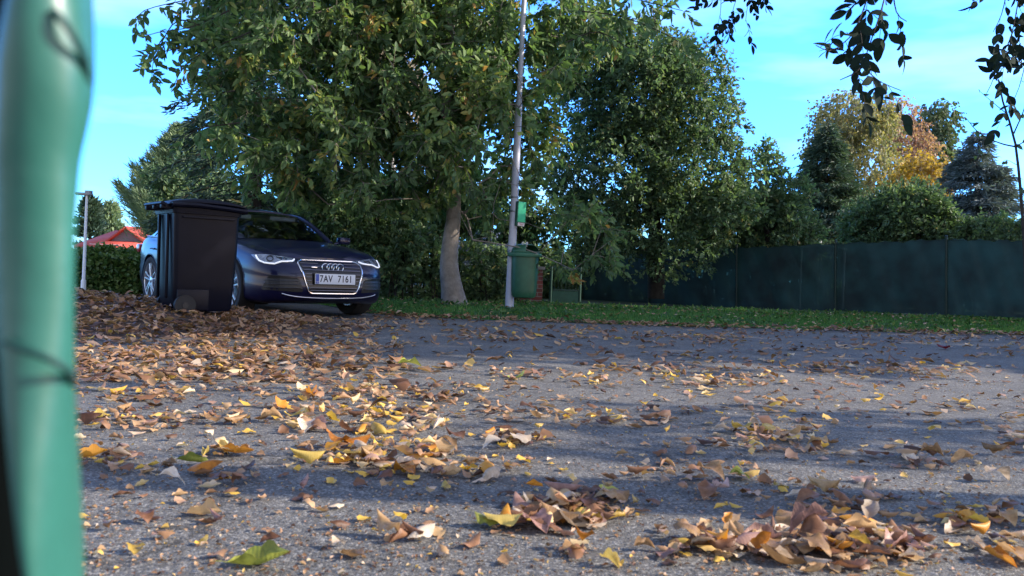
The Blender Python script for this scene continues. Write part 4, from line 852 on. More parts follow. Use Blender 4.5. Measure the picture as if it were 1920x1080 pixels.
# --- grille
def rounded(poly, r, n=5):
    out_ = []; N = len(poly)
    for i in range(N):
        p = Vector(poly[i]); a = (Vector(poly[i-1])-p); b = (Vector(poly[(i+1) % N])-p); rr_ = min(r, a.length*.45, b.length*.45); A = p+a.normalized()*rr_; B = p+b.normalized()*rr_
        for k in range(n+1): t = k/n; out_.append(tuple(A*(1-t)**2+p*2*t*(1-t)+B*t*t))
    return out_
gp_ = rounded([(-.36, .69), (.36, .69), (.415, .655), (.40, .56), (.315, .30), (-.315, .30), (-.40, .56), (-.415, .655)], .06)
me = patch(gp_, lambda y, z: hit_f(y, z, .003), .06, (-1, 0, 0), .02); gl = link('grille', me, mat('grille_black', (.006, .006, .008), .35), car)
def dense(poly, closed=True, step=.03):
    o2 = []
    N = len(poly)
    for i in range(N if closed else N-1):
        a = Vector(poly[i]); b = Vector(poly[(i+1) % N]); k = max(1, int((b-a).length/step))
        for j in range(k): o2.append(tuple(a.lerp(b, j/k)))
    if not closed: o2.append(poly[-1])
    return o2
MB().loop([hit_f(y, z, .006) for y, z in dense(gp_)], .0105, 8).build('grille_frame', chrome, car)
def gw(z): return float(np.interp(z, [.30, .56, .655, .69], [.31, .395, .41, .37]))
slm = mat('slat_grey', (.22, .22, .25), .3, metal=.8)
def slat(z, ex=None):
    w_ = gw(z)-.02; rngs = [(-w_, w_)] if ex is None else [(-w_, -ex), (ex, w_)]
    for a, b in rngs: MB().tube([hit_f(a+(b-a)*k/10, z, .010) for k in range(11)], .0038, 6).build('grille_slat', slm, gl)
for z, ex in ((.652, .165), (.613, .165), (.574, None), (.53, .285), (.49, .285), (.45, .285), (.405, None), (.365, None), (.335, None)): slat(z, ex)
# --- badge of four linked rings
mb = MB()
for k in range(4):
    cy = (-1.5+k)*.0635; x = hit_f(cy, .605, .022).x
    mb.loop([(x, cy+.046*math.cos(a), .607+.046*math.sin(a)) for a in np.linspace(0, 2*PI, 28, endpoint=False)], .0078, 8)
mb.build('ring_badge', chrome, car)
MB().box((hit_f(-.235, .605, .016).x, -.235, .605), (.008, .075, .017), bev=.002).build('small_badge', chrome, car)
# --- number plate
px = hit_f(0, .47, .024).x
pl = MB().box((px, .01, .472), (.008, .53, .122), bev=.002).build('number_plate', mat('plate_white', (.62, .66, .72), .4), car)
MB().box((px-.004, .01, .472), (.008, .555, .14), bev=.003).build('plate_holder', trim, car)
MB().box((px+.0035, -.228, .472), (.004, .042, .112)).build('plate_band', mat('plate_blue', (.02, .07, .35), .4), pl)
ink = mat('plate_ink', (.006, .01, .03), .5)
def text(body, size, loc, sxx, m, parent, name, bold=.0):
    cu = bpy.data.curves.new('t', 'FONT'); cu.body = body; cu.size = size; cu.space_character = 1.12 if len(body) > 2 else 1; cu.align_x = 'CENTER'; cu.align_y = 'CENTER'; cu.extrude = .0012; cu.offset = bold
    o = bpy.data.objects.new('t', cu); COL.objects.link(o); bpy.context.view_layer.update(); dg = bpy.context.evaluated_depsgraph_get(); me = bpy.data.meshes.new_from_object(o.evaluated_get(dg)); bpy.data.objects.remove(o)
    TT = Matrix.Translation(loc) @ Matrix(((0, 0, 1, 0), (1, 0, 0, 0), (0, 1, 0, 0), (0, 0, 0, 1))) @ Matrix.Diagonal((sxx, 1, 1, 1)); me.transform(TT); return link(name, me, m, parent)
text('7AV', .112, (px+.0045, -.115, .472), .78, ink, pl, 'plate_letters', .002)
text('7161', .112, (px+.0045, .135, .472), .80, ink, pl, 'plate_letters', .002)
text('CZ', .024, (px+.006, -.228, .435), .8, mat('plate_band_ink', (.7, .7, .7), .5), pl, 'plate_letters')
# --- headlights: outline traced on the near side, mirrored for the far one
hl = [(470.3, 477.2), (480, 476.2), (502, 476.6), (527.7, 480.2), (553.3, 484.6), (552.5, 490.7), (540, 491.4), (527.7, 491.8), (515, 496), (495.8, 494.2), (483, 489), (475.6, 482.5)]
lens_m = mat('headlamp_glass', (.10, .12, .16), .08, spec=.9, coat=1, col2=(.3, .34, .4), nscale=18)
bez = mat('lamp_projector', (.02, .02, .025), .15, spec=.9); led = mat('led_strip', (.92, .95, 1.0), .2, emit=.25)
cd = (CI.to_3x3() @ ray(510, 485)).normalized()
me = patch(hl, lambda u, v: hit_px(u, v, .006), 5, cd, .012)
strip = [(479.5, 478.5), (482, 483.5), (486, 488.2), (495.8, 492.3), (505, 493.6), (515, 494.2), (521, 492.0), (527.7, 490.0), (538, 490.0), (548, 489.2), (551.5, 486.2)]
sp_ = [hit_px(u, v, .014) for u, v in strip]; pr_ = [hit_px(506+6*math.cos(a), 484.5+4.8*math.sin(a), .012) for a in np.linspace(0, 2*PI, 16, endpoint=False)]; p2_ = [hit_px(532+5*math.cos(a), 486+2.6*math.sin(a), .012) for a in np.linspace(0, 2*PI, 14, endpoint=False)]
for sg in (0, 1):
    m_ = me if not sg else mirrored(me); H = link('headlight', m_, lens_m, car)
    mir = (lambda p: Vector((p.x, -p.y, p.z))) if sg else (lambda p: p)
    MB().tube([mir(p) for p in sp_], .0095, 8).build('light_strip', led, H)
    MB().loop([mir(p) for p in pr_], .008, 8).build('projector', bez, H); MB().loop([mir(p) for p in p2_], .006, 6).build('projector', bez, H)
# --- lower bumper: side intakes, silver lip
for sg in (-1, 1):
    poly = rounded([(sg*.43, .47), (sg*.74, .50), (sg*.80, .33), (sg*.38, .31)], .03)
    if sg < 0: poly = poly[::-1]
    me = patch(poly, lambda y, z: hit_f(y, z, .004), .05, (-1, 0, 0), .02); it = link('air_intake', me, trim, car)
    for z in (.36, .40, .44): MB().tube([hit_f(sg*(.44+.34*k/8), z, .010) for k in range(9)], .004, 6).build('intake_bar', dsat, it)
    MB().tube([hit_f(sg*(.36+.40*k/8), .485+.015*k/8, .008) for k in range(9)], .0045, 6).build('intake_trim', dsat, car)
mb = MB(); mb.tube([hit_f(-.62+1.24*k/24, .262-.02*math.cos(PI*(k-12)/24)+.03*abs((k-12)/12)**6, .010) for k in range(25)], .0065, 8); mb.build('bumper_lip', satin, car)
# bonnet shut lines and wing line
mb = MB()
for sg in (-1, 1):
    mb.tube([hit_t(.72-1.25*k/24, sg*(.60+.14*(k/24)**.7), .0008) for k in range(25)], .0022, 4)
    mb.tube([hit_s(-.80, .30+.60*k/12, sg, .0006) for k in range(13)], .0025, 4); mb.tube([hit_s(-1.95, .28+.62*k/12, sg, .0006) for k in range(13)], .0025, 4); mb.tube([hit_s(-.8-1.15*k/12, .28, sg, .0006) for k in range(13)], .0025, 4)
mb.tube([hit_f(-.42+.84*k/16, .703, .001) for k in range(17)], .002, 4)
mb.build('panel_gap', trim, shell)
# wheel arch lips
for wx in (0, -2.912):
    for sg in (-1, 1):
        MB().tube([hit_s(wx+.382*math.cos(a), .345+.382*math.sin(a), sg, .001) for a in np.linspace(R(-15), R(195), 26)], .006, 6).build('arch_lip', paint, shell)
# --- greenhouse
rail = cr([(-.50, .715, .935), (-.78, .665, 1.10), (-1.10, .60, 1.265), (-1.45, .575, 1.335), (-2.05, .575, 1.36), (-2.8, .56, 1.325), (-3.3, .54, 1.24), (-3.62, .56, 1.10), (-3.82, .62, .97)], 61)
def cross(r, K=16):
    x, y, z = r; f = sm((x+1.45)/.95)       # 1 at the windscreen base
    b_ = sm((-3.2-x)/.5); pts = []
    for k in range(K+1):
        t = 1-2*k/K; c = 1-t*t
        pts.append(Vector((x+c*(.05+.19*f)*(x > -2)-c*.12*b_, y*t, z+c*(.035*(1-f)+.02*f)*(1-b_)+c*.01)))
    return pts
rx = rail[:, 0]; i_h = int(np.argmin(abs(rx+1.22))); i_r = int(np.argmin(abs(rx+3.25)))
rows = [cross(r) for r in rail]
top_ = MB().grid(rows[i_h:i_r+1]).build('roof', paint, car, 60); solidify(top_, .02, 0)
glassm = bpy.data.materials.new('car_glass'); glassm.use_nodes = True; t_ = glassm.node_tree; t_.nodes.remove(t_.nodes['Principled BSDF'])
gls = t_.nodes.new('ShaderNodeBsdfGlossy'); gls.inputs['Roughness'].default_value = .03; gls.inputs[0].default_value = (.9, .95, 1, 1); trn = t_.nodes.new('ShaderNodeBsdfTransparent'); trn.inputs[0].default_value = (.8, .86, .84, 1)
frn = t_.nodes.new('ShaderNodeFresnel'); frn.inputs[0].default_value = 1.6; mxx = t_.nodes.new('ShaderNodeMixShader'); t_.links.new(frn.outputs[0], mxx.inputs[0]); t_.links.new(trn.outputs[0], mxx.inputs[1]); t_.links.new(gls.outputs[0], mxx.inputs[2]); t_.links.new(mxx.outputs[0], t_.nodes['Material Output'].inputs[0])
MB().grid(rows[:i_h+1]).build('windscreen', glassm, car, 180); MB().grid(rows[i_r:]).build('rear_window', glassm, car, 180)
# pillars and rails on both sides, one mesh each
for sg in (-1, 1):
    pts = [Vector((p[0], sg*p[1], p[2])) for p in rail]; MB().tube(pts, [.034]*i_h+[.028]*(61-i_h), 8, sx=.8).build('roof_pillar', paint, car)
    # side glass between belt and rail
    g0 = []; g1 = []
    for p in rail[2:52]: g0.append((p[0]-.0, sg*(p[1]+.0), p[2]-.01)); bx = np.interp(p[0], [-3.6, -.5], [-3.45, -.62]); bz = float(ztop(bx)); g1.append((bx, sg*.80, bz+.0))
    MB().grid([g1, g0]).build('side_window', glassm, car, 180)
    MB().tube([(-.62, sg*.815, float(ztop(-.6))+.008), (-1.5, sg*.825, float(ztop(-1.5))+.01), (-2.5, sg*.825, float(ztop(-2.5))+.012), (-3.4, sg*.80, float(ztop(-3.4))+.012)], .011, 6).build('window_trim', satin, car)
    ib = int(np.argmin(abs(rx+1.95))); MB().tube([(rail[ib][0], sg*(rail[ib][1]+.004), rail[ib][2]), (-1.95, sg*.803, float(ztop(-1.9)))], .034, 6).build('door_pillar', trim, car)
    cp = [(rail[k][0], sg*(rail[k][1]+.008), rail[k][2]) for k in range(50, 61)]; cb = [(np.interp(k, [50, 60], [-3.15, -3.88]), sg*(.80-.1*(k-50)/10), float(ztop(-3.4))+.0) for k in range(50, 61)]
    MB().grid([cb, cp]).build('rear_pillar', paint, car, 60)
    # mirror
    mr = MB(); mr.box((-.62, sg*.97, .99), (.12, .17, .10), bev=.035); mr.tube([(-.62, sg*.82, .935), (-.62, sg*.92, .965)], .02, 8); mo = mr.build('mirror', paint, car)
    MB().box((-.682, sg*.97, .99), (.004, .13, .07)).build('mirror_glass', chrome, mo)
    for x in (-1.65, -2.65): MB().tube([hit_s(x, .80, sg, .02), hit_s(x-.1, .805, sg, .03), hit_s(x-.2, .805, sg, .02)], .012, 8).build('door_handle', paint, car)
# interior
dash = mat('dashboard', (.015, .015, .017), .7); seatm = mat('seat_leather', (.02, .02, .022), .6); beige = mat('beige_trim', (.7, .68, .6), .8)
MB().box((-.95, 0, .86), (.5, 1.38, .16), bev=.04).build('dashboard', dash, car)
for y in (-.36, .36):
    MB().box((-1.95, y, .88), (.14, .5, .62), bev=.05).build('seat_back', seatm, car); MB().box((-1.98, y, 1.245), (.09, .25, .15), bev=.03).build('headrest', seatm, car)
MB().box((-2.9, 0, .86), (.16, 1.3, .5), bev=.05).build('rear_seat', seatm, car)
mb = MB(); mb.loop([(-1.22+.05*math.sin(a), .36+.18*math.cos(a), .96+.17*math.sin(a)) for a in np.linspace(0, 2*PI, 24, endpoint=False)], .014, 8); mb.build('steering_wheel', dash, car)
for y, w_ in ((-.34, .36), (.30, .38)): MB().box((-1.20, y, 1.262), (.12, w_, .055), bev=.01).build('sun_visor', beige, car)
MB().box((-1.08, 0, 1.215), (.03, .22, .06), bev=.01).build('rear_view_mirror', dash, car)
MB().box((-2.2, 0, .55), (3.0, 1.3, .1)).build('cabin_floor', dash, car)
MB().box((-2.2, 0, 1.305), (1.6, .95, .015)).build('headliner', beige, car)
# wheels
def wheel(wx, sg, steer=0):
    rt_ = thing('wheel', None, None, (wx, sg*.80, .345), 0); rt_.parent = car; rt_.rotation_euler = (0, 0, steer)
    Q = Matrix.Rotation(R(90)*(1 if sg < 0 else -1), 4, 'X')      # +z of the wheel points outwards
    MB().lathe([(.245, -.10), (.30, -.118), (.332, -.112), (.345, -.085), (.347, 0), (.345, .085), (.332, .112), (.30, .118), (.25, .10), (.245, .06), (.245, -.06), (.245, -.10)], 56, Q).build('tyre', rubber, rt_)
    mb = MB(); mb.lathe([(.240, .105), (.248, .112), (.252, .10), (.245, .06), (.215, .0), (.21, -.1), (.225, -.1), (.235, .02), (.237, .08), (.240, .105)], 56, Q)
    for k in range(10):
        a = 2*PI*k/10+.1*(-1)**k*1.2; c_, s_ = math.cos(a), math.sin(a); b_ = 2*PI*(k+.0)/10-.06*(-1)**k
        mb.tube([(.05*math.cos(b_), .05*math.sin(b_), .085), (.14*c_, .14*s_, .100), (.238*c_, .238*s_, .098)], [.016, .012, .014], 6, T=Q)
    mb.lathe([(0, .105), (.03, .104), (.062, .092), (.065, .06), (0, .06)], 24, Q); mb.build('rim', alloy, rt_)
    MB().lathe([(0, .02), (.165, .02), (.165, -.01), (0, -.01)], 30, Q).build('brake_disc', mat('brake_steel', (.12, .12, .13), .4, metal=.8), rt_)
wheel(0, -1, R(3)); wheel(0, 1, R(3)); wheel(-2.912, -1); wheel(-2.912, 1)
mb = MB(); 
for wx in (0, -2.912): mb.box((wx, 0, .42), (.6, 1.28, .46)); mb.tube([(wx, -.7, .3), (wx, .7, .3)], .03, 8)
mb.build('wheel_housing', trim, car)
for sg in (-1, 1):
    MB().box((-3.93, sg*.62, .82), (.14, .34, .13), bev=.03).build('tail_light', mat('tail_red', (.3, .01, .01), .2, coat=1), car)
# ------------------------------------------------------------------ fallen leaves
rng = np.random.default_rng(77)
def leaf_template(rng, nt_=8, nw=4, curl=.6, fold=.4, wave=.19, asp=.5, lob=0, twist=.3, stem=.25):
    """a dry leaf of unit length, curled; verts, quads"""
    V = []; a = curl; b = abs(rng.normal(abs(fold), .25)); tw = rng.normal(0, twist); ph = rng.uniform(0, 6, 4); bend = rng.normal(0, .15)
    pos = np.zeros(3); 
    for i in range(nt_+1):
        t = i/nt_; wd = asp*.5*math.sin(PI*min(1, t**.78))**.85*(1+.12*math.sin(t*11+ph[2])+.08*math.sin(t*23+ph[3]))+.012
        th = a*(t-.3)*1.6
        cx_ = t-.5; x = math.sin(th)/(a*1.6+1e-6) if abs(a) > .05 else t-.3; z = (1-math.cos(th))/(a*1.6+1e-6) if abs(a) > .05 else 0
        for j in range(-nw, nw+1):
            s = j/nw; c = b*(1.5+t*.6)*s; y = wd*(math.sin(c)/(b*1.8+1e-6)*1. if b > .05 else s); zz = wd*(1-math.cos(c))/(b*1.8+1e-6)*1.3
            zz += wave*wd*(math.sin(t*9+ph[0]+s*2)*abs(s)+.6*math.sin(t*17+ph[1])*s*s)
            y += bend*t*t*.5; ca, sa = math.cos(tw*(t-.5)), math.sin(tw*(t-.5)); V.append((x, y*ca-zz*sa, z+y*sa+zz*ca))
    W = 2*nw+1; Fq = [(i*W+j, i*W+j+1, (i+1)*W+j+1, (i+1)*W+j) for i in range(nt_) for j in range(2*nw)]
    p0 = np.array(V[nw]); n0 = len(V); d = np.array([-stem, rng.normal(0, .06), abs(rng.normal(0, .08))])
    for k in range(4):
        q = p0+d*k/3+np.array([0, 0, .02*math.sin(k)]); w_ = .010-.002*k; V += [tuple(q+np.array([0, -w_, 0])), tuple(q+np.array([0, w_, .004]))]
    Fq += [(n0+2*k, n0+2*k+1, n0+2*k+3, n0+2*k+2) for k in range(3)]
    V = np.array(V); V[:, 2] -= V[:, 2].min(); return V, np.array(Fq)
NEAR = [leaf_template(rng, 10, 4, curl=c, fold=f, asp=a) for c, f, a in zip(rng.normal(0, .5, 18), abs(rng.normal(.4, .3, 18)), rng.uniform(.42, .78, 18))]
FAR = [leaf_template(rng, 4, 1, curl=c, fold=f, asp=a) for c, f, a in zip(rng.normal(0, .5, 10), abs(rng.normal(.5, .3, 10)), rng.uniform(.4, .65, 10))]
classes = {  # name: colours, label word
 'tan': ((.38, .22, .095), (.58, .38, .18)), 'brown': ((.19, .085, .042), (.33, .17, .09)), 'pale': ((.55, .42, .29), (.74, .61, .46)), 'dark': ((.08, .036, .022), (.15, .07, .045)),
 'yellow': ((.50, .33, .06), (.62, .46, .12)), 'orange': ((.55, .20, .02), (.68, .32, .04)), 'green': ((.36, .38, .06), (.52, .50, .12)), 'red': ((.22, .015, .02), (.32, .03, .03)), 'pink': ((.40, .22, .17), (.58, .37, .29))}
desc = {'tan': 'tan', 'brown': 'brown', 'pale': 'pale cream', 'dark': 'dark brown', 'yellow': 'yellow', 'orange': 'bright orange', 'green': 'yellow-green', 'red': 'deep red', 'pink': 'pinkish brown'}
def dryleaf(name, c1, c2):
    m = bpy.data.materials.new(name); m.use_nodes = True; t = m.node_tree; b = t.nodes['Principled BSDF']; ln = t.links.new; N = t.nodes.new
    tcn = N('ShaderNodeTexCoord'); n = N('ShaderNodeTexNoise'); n.inputs['Scale'].default_value = 3.2; n.inputs['Detail'].default_value = 6; n.inputs['Roughness'].default_value = .7; ln(tcn.outputs['Object'], n.inputs['Vector'])
    oi = N('ShaderNodeObjectInfo'); ad = N('ShaderNodeMath'); ad.operation = 'MULTIPLY_ADD'; ln(oi.outputs['Random'], ad.inputs[0]); ad.inputs[1].default_value = .5; ad.inputs[2].default_value = -.25
    a2 = N('ShaderNodeMath'); a2.operation = 'ADD'; ln(ad.outputs[0], a2.inputs[0]); ln(n.outputs[0], a2.inputs[1])
    r = N('ShaderNodeValToRGB'); e = r.color_ramp.elements; e[0].position = .25; e[0].color = (*[c*.55 for c in c1], 1); e[1].position = .72; e[1].color = (*c2, 1); k = e.new(.42); k.color = (*c1, 1)
    ln(a2.outputs[0], r.inputs[0]); ln(r.outputs[0], b.inputs['Base Color']); b.inputs['Roughness'].default_value = .5; b.inputs['Specular IOR Level'].default_value = .4
    w_ = N('ShaderNodeTexWave'); w_.inputs['Scale'].default_value = 5; w_.inputs['Distortion'].default_value = 3; ln(tcn.outputs['Object'], w_.inputs['Vector'])
    bp = N('ShaderNodeBump'); bp.inputs['Strength'].default_value = .08; bp.inputs['Distance'].default_value = .02; ln(w_.outputs[0], bp.inputs['Height']); ln(bp.outputs[0], b.inputs['Normal'])
    tr = N('ShaderNodeBsdfTranslucent'); ln(r.outputs[0], tr.inputs[0]); mx = N('ShaderNodeMixShader'); mx.inputs[0].default_value = .3; ln(b.outputs[0], mx.inputs[1]); ln(tr.outputs[0], mx.inputs[2]); ln(mx.outputs[0], t.nodes['Material Output'].inputs[0]); return m
LM = {k: dryleaf('dry_leaf_'+k, *v) for k, v in classes.items()}
mix_n = ['tan']*34+['brown']*22+['pale']*13+['dark']*9+['yellow']*6+['orange']*7+['green']*1+['pink']*6
mix_y = ['tan']*28+['brown']*13+['pale']*12+['yellow']*16+['orange']*17+['green']*1+['pink']*4
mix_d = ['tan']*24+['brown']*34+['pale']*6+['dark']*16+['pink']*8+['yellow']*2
# clumps seen in the photograph: pixel centre, half sizes, count, mix, where
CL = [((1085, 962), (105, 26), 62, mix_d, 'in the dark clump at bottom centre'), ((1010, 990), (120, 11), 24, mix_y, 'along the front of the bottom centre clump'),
 ((1570, 1030), (150, 42), 95, mix_n, 'in the big clump at bottom right'), ((1330, 1035), (75, 22), 22, mix_n, 'left of the big clump at bottom right'), ((1455, 828), (125, 24), 62, mix_n, 'in the pale clump right of centre'),
 ((700, 862), (130, 34), 78, mix_y, 'in the yellow-brown clump left of centre'), ((690, 780), (190, 36), 120, mix_y, 'in the wide drift left of centre'), ((720, 735), (170, 18), 80, mix_n, 'behind the wide drift left of centre'),
 ((250, 792), (105, 20), 40, mix_n, 'in the drift beside the green post'), ((220, 870), (90, 24), 26, mix_n, 'beside the green post'), ((420, 856), (45, 9), 10, mix_y, 'just right of the green post'), ((300, 735), (150, 22), 60, mix_n, 'in the upper left drift'),
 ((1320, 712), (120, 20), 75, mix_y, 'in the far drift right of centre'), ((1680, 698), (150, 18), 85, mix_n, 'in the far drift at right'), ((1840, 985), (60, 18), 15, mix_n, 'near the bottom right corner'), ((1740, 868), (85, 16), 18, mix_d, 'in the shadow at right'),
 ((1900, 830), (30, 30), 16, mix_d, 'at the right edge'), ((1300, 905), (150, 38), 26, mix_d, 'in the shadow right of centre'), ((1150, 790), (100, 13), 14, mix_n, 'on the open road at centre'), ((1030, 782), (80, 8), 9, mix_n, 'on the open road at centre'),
 ((1450, 760), (60, 8), 12, mix_n, 'on the open road right of centre'), ((850, 885), (160, 24), 34, mix_n, 'beside the yellow-brown clump'), ((950, 705), (70, 12), 24, mix_n, 'on the far road at centre'), ((1080, 712), (60, 9), 14, mix_n, 'on the far road at centre'),
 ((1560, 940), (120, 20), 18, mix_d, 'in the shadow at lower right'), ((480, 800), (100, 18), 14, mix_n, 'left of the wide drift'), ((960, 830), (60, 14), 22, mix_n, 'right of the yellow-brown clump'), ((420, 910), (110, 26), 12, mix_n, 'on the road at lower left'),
 ((1090, 1045), (28, 8), 4, mix_n, 'at the bottom centre edge'), ((750, 1018), (36, 7), 5, mix_n, 'at bottom left of centre'), ((1880, 1040), (60, 30), 10, mix_n, 'in the bottom right corner')]
leaves = []    # (x, y, z, size, class, where, tilt)
for (cx, cy), (rx, ry), n, mix, where in CL:
    for _ in range(int(n*1.55)):
        a = rng.uniform(0, 2*PI); q = rng.random()**.7*(1 if rng.random() < .75 else 1.7); u = cx+rx*q*math.cos(a)*1.1; v = cy+ry*q*math.sin(a)*1.1
        p = G(u, v); core = max(0, 1-q); leaves.append([p.x, p.y, .003+core*rng.random()*.016, float(np.clip(rng.lognormal(math.log(.049 if cy < 930 else .053), .38), .018, .105)), mix[int(rng.integers(len(mix)))], where, .22+.5*core*rng.random()])
for _ in range(430):
    u = rng.uniform(130, 1940); v = 700+370*rng.random()**1.1; p = G(u, v); leaves.append([p.x, p.y, .003, float(np.clip(rng.normal(.036, .016), .012, .09)), mix_n[int(rng.integers(len(mix_n)))], 'lying alone on the asphalt', .2])
def lit(u, v, size, cls, where, rot, tilt=.15, z=.003):
    p = G(u, v); leaves.append([p.x, p.y, z, size, cls, where, tilt, rot, True])
lit(1768, 656, .15, 'red', 'on the far right of the road, the only red one', 1.0, .2); lit(462, 1066, .125, 'green', 'lying alone at the bottom edge left of centre', .15, .12); lit(1362, 1005, .055, 'orange', 'standing upright left of the bottom right clump', 1.2, 1.25, .02); lit(1415, 1050, .07, 'orange', 'at the left end of the bottom right clump', .6, .9, .015)
lit(1570, 982, .06, 'orange', 'behind the bottom right clump', .2, .6, .02); lit(1092, 1042, .055, 'orange', 'standing on the small bottom centre clump', 1.5, 1.1, .015); lit(995, 935, .06, 'orange', 'at the top left of the dark clump', .4, .9, .02); lit(410, 912, .06, 'orange', 'on the road at lower left', .5, .7, .01); lit(620, 860, .085, 'orange', 'at the left end of the yellow-brown clump', 1.4, .8, .02)
lit(760, 690, .16, 'green', 'on the far road left of centre', .3, .2); lit(962, 712, .13, 'green', 'on the far road at centre', .2, .15); lit(430, 858, .11, 'orange', 'between the green post and the yellow-brown clump', .1, .5, .01); lit(370, 970, .085, 'tan', 'lying flat in the shadow at lower left', 0., .05); lit(310, 920, .085, 'pale', 'with a raised tip at lower left', .5, .3)
lit(350, 876, .10, 'green', 'beside the green post at lower left', .1, .2); lit(500, 1027, .045, 'brown', 'curled up alone at bottom left', .3, .7); lit(632, 1036, .045, 'pale', 'alone at bottom left of centre', 1.2, .5); lit(1865, 910, .12, 'pale', 'long and folded at the right edge', .45, .3); lit(1460, 925, .05, 'yellow', 'flat in the shadow right of centre', .4, .3)
lit(1630, 1000, .10, 'pale', 'shiny on top of the bottom right clump', 1.0, .6, .03); lit(1600, 1030, .11, 'tan', 'broad on top of the bottom right clump', .3, .7, .03); lit(1380, 905, .07, 'green', 'flat in the shadow right of centre', .1, .1); lit(720, 925, .07, 'tan', 'square and flat below the yellow-brown clump', 1.3, .15); lit(1130, 928, .07, 'green', 'above the dark clump', .05, .2)
def orient(tilt, rot, rng):
    return Matrix.Rotation(rot, 3, 'Z') @ Matrix.Rotation(rng.normal(0, tilt*.34), 3, 'X') @ Matrix.Rotation(rng.normal(0, tilt*.34), 3, 'Y')
# the 300 largest in the picture are objects of their own
leaves.sort(key=lambda l: (0 if len(l) > 7 else 1, l[1]/l[3]))
meshes = []
for k, (V, Fq) in enumerate(NEAR): me = npmesh('fallen_leaf', V, Fq, smooth=True); me.materials.append(LM['tan']); meshes.append(me)
GRP = 'fallen dry leaves scattered on the road'
proto = bpy.data.objects.new('fallen_leaf', meshes[0])
for i, l in enumerate(leaves[:300]):
    o = proto if i == 0 else proto.copy(); COL.objects.link(o); o.data = meshes[int(rng.integers(len(meshes)))]
    o.material_slots[0].link = 'OBJECT'; o.material_slots[0].material = LM[l[4]]
    rot = l[7] if len(l) > 7 else rng.uniform(0, 2*PI); q = orient(l[6], rot, rng).to_4x4(); s = l[3]
    flip = Matrix.Rotation(PI, 4, 'X') if rng.random() < .45 and len(l) < 8 else Matrix.Identity(4)
    Mx = q @ flip @ Matrix.Diagonal((s, s, s, 1)); zmin = min((Mx @ v.co).z for v in o.data.vertices); gz = float(roadz(l[0], l[1]))
    o.matrix_world = Matrix.Translation((l[0], l[1], gz+l[2]-zmin)) @ Mx
    d = (Mx @ Vector((1, 0, 0))); way = ('tip rightward', 'tip away', 'tip leftward', 'tip forward')[int(((math.degrees(math.atan2(d.y, d.x))+45) % 360)//90)]
    size = 'tiny' if s < .05 else 'small' if s < .066 else 'medium' if s < .082 else 'large' if s < .1 else 'very large'
    pu, pv = px_of(np.array([[l[0], l[1], 0.01]])); wh = l[5]
    if wh == 'lying alone on the asphalt': wh = 'lying alone on the %s %s asphalt' % ('near' if pv[0] > 960 else 'middle' if pv[0] > 850 else 'farther', 'far-left' if pu[0] < 480 else 'left' if pu[0] < 840 else 'centre' if pu[0] < 1200 else 'right' if pu[0] < 1560 else 'far-right')
    crl = 'upside-down' if flip[2][2] < 0 else ('tilted' if q[2][2] < .985 else 'flat')
    props(o, ('%s dry leaf %s' % (desc[l[4]], l[5])) if len(l) > 7 else ('%s %s %s leaf %s, %s' % (size, crl, desc[l[4]], wh, way)), 'leaf', GRP)
def merge(items, name, templ, rng, matcols):
    VV = []; FF = []; tt_ = []; n0 = 0
    for x, y, z, s, ti, tilt in items:
        V, Fq = templ[int(rng.integers(len(templ)))]; q = np.array(orient(tilt, rng.uniform(0, 2*PI), rng))
        W_ = V*s; 
        if rng.random() < .5: W_ = W_*np.array([1, -1, -1])
        W_ = W_@q.T; W_[:, 2] -= W_[:, 2].min(); W_ += (x, y, z); VV.append(W_); FF.append(Fq+n0); n0 += len(V); tt_.append(np.full(len(V), ti))
    return npmesh(name, np.concatenate(VV), np.concatenate(FF), np.concatenate(tt_), smooth=True)
litter_m = foliage('litter', [(0, (.07, .035, .022)), (.2, (.18, .085, .045)), (.45, (.34, .19, .10)), (.65, (.48, .31, .17)), (.8, (.42, .24, .17)), (.92, (.66, .52, .37)), (1, (.68, .42, .07))], .22, .55, .4)
order = {'dark': .05, 'brown': .25, 'tan': .5, 'pink': .78, 'pale': .92, 'yellow': 1., 'orange': 1., 'green': .97, 'red': .2}
items = [(l[0], l[1], l[2]+float(roadz(l[0], l[1])), l[3], float(np.clip(order[l[4]]+rng.normal(0, .06), 0, 1)), l[6]) for l in leaves[300:]]
me = merge(items, 'leaf_litter', NEAR[:8], rng, None); o = link('leaf_litter', me, litter_m); props(o, 'smaller dry leaves and fragments between the larger ones on the road', 'leaves', kind='stuff')
# far litter
items = []
def far(n, u0, u1, v0, v1, dens=None, size=.075, tilt=.3, pw=1.):
    k = 0
    while k < n:
        u = rng.uniform(u0, u1); v = v0+(v1-v0)*rng.random()**pw; k += 1
        if dens is not None and rng.random() > dens(u, v): continue
        p = G(u, v)
        if p.y > edge(p.x)+.1 or p.y < 0 or p.y > 14: continue
        items.append((p.x, p.y, float(roadz(p.x, p.y))+.004+float(mound(p.x, p.y)), float(np.clip(rng.normal(size, .02), .03, .14)), float(np.clip(rng.normal(.42, .26), 0, 1)), tilt))
band = lambda u, v: .35+.65*(math.sin(u*.011+v*.05)*math.sin(v*.09+u*.004+1) > -.1)
far(2600, 130, 760, 600, 720, lambda u, v: np.clip(1.15-(u-450)/420, .12, 1)*np.clip((760-v)/90, .2, 1)); far(1150, 600, 1960, 588, 640, band, .085); far(900, 640, 1960, 620, 700, lambda u, v: band(u, v)*.8, .085); far(900, 130, 1960, 685, 800, band, .05)
far(500, 1300, 1960, 600, 660, band)
for _ in range(900):   # along the kerbless road edge
    x = rng.uniform(-2.5, 9); y = edge(x)+rng.normal(-.08, .2); items.append((x, y, .012+.03*rng.random(), float(np.clip(rng.normal(.085, .02), .04, .14)), float(np.clip(rng.normal(.35, .22), 0, 1)), .5))
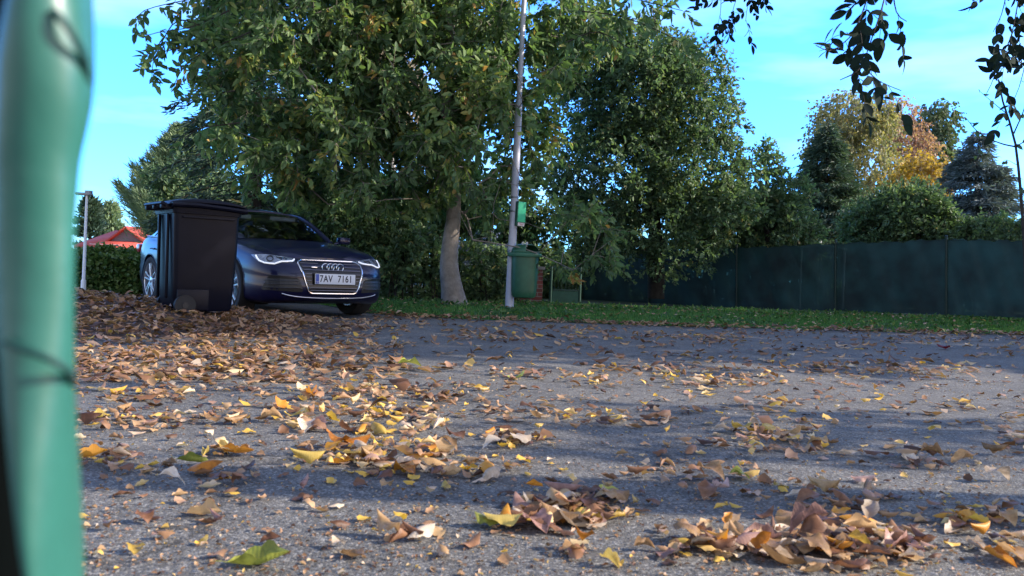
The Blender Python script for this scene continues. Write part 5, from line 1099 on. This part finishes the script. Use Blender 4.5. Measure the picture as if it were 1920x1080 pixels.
for _ in range(620):   # on the grass
    x = rng.uniform(-2.5, 10); y = edge(x)+rng.uniform(.2, 5); items.append((x, y, float(vz(x, y))+.04, .07, float(rng.random()), .5))
me = merge(items, 'far_leaf_litter', FAR, rng, None); o = link('far_leaf_litter', me, litter_m); props(o, 'dry leaves strewn over the far part of the road and verge edge', 'leaves', kind='stuff')
# heap of raked leaves at left
items = []
for _ in range(9000):
    x = rng.uniform(-9.5, -2.0); y = rng.uniform(5.2, 11.2); m = float(mound(x, y))
    if m < .012+.03*rng.random() or x < -.66*y-.3: continue
    if abs(x-wb0.x) < .3 and abs(y-wb0.y) < .24: continue
    items.append((x, y, m+rng.random()*.035-.004, float(np.clip(rng.normal(.09, .022), .04, .15)), float(np.clip(rng.normal(.36, .2), 0, .93)), .55))
me = merge(items, 'leaf_heap', FAR, rng, None)
hp = link('leaf_heap', me, litter_m); props(hp, 'heap of raked brown leaves around the foot of the wheelie bin at left', 'leaf heap', kind='stuff')
core = sheet('leaf_heap_core', np.linspace(-10, -1.0, 70), np.linspace(5, 12, 60), lambda x, y: mound(x, y)-.012, mat('leaf_mould', (.05, .03, .02), .95, col2=(.12, .075, .05), nscale=9, bump=.8, bscale=25)); core.parent = hp
# leaf on the bin lid
o = proto.copy(); COL.objects.link(o); o.data = meshes[3]; o.material_slots[0].link = 'OBJECT'; o.material_slots[0].material = LM['yellow']; lw = wb.matrix_world
bpy.context.view_layer.update(); o.matrix_world = wb.matrix_world @ Matrix.Translation((.26, -.15, topz+.075)) @ Matrix.Diagonal((.16, .16, .1, 1)); props(o, 'yellow-green leaf lying on the lid of the wheelie bin', 'leaf'); 
if 'group' in o: del o['group']
# grit and leaf crumbs
n = 5200; u = rng.uniform(120, 1950, n); v = 690+400*rng.random(n)**.9; X = np.empty(n); Y = np.empty(n)
for i in range(n): p = G(u[i], v[i]); X[i] = p.x; Y[i] = p.y
D = unit(n, rng); D[:, 2] *= .25; L_ = rng.uniform(.003, .014, n)*(1+.4*(rng.random(n) < .1))
V = leafV(np.stack([X, Y, roadz(X, Y)+.003], 1), D, unit(n, rng)*.4+np.array([0, 0, 1]), L_, L_*rng.uniform(.3, .9, n), .4, .1)
o = link('leaf_crumbs', leafmesh('leaf_crumbs', V, np.clip(rng.normal(.5, .3, n), 0, 1)), litter_m); props(o, 'tiny leaf crumbs and grit on the asphalt', 'debris', kind='stuff')
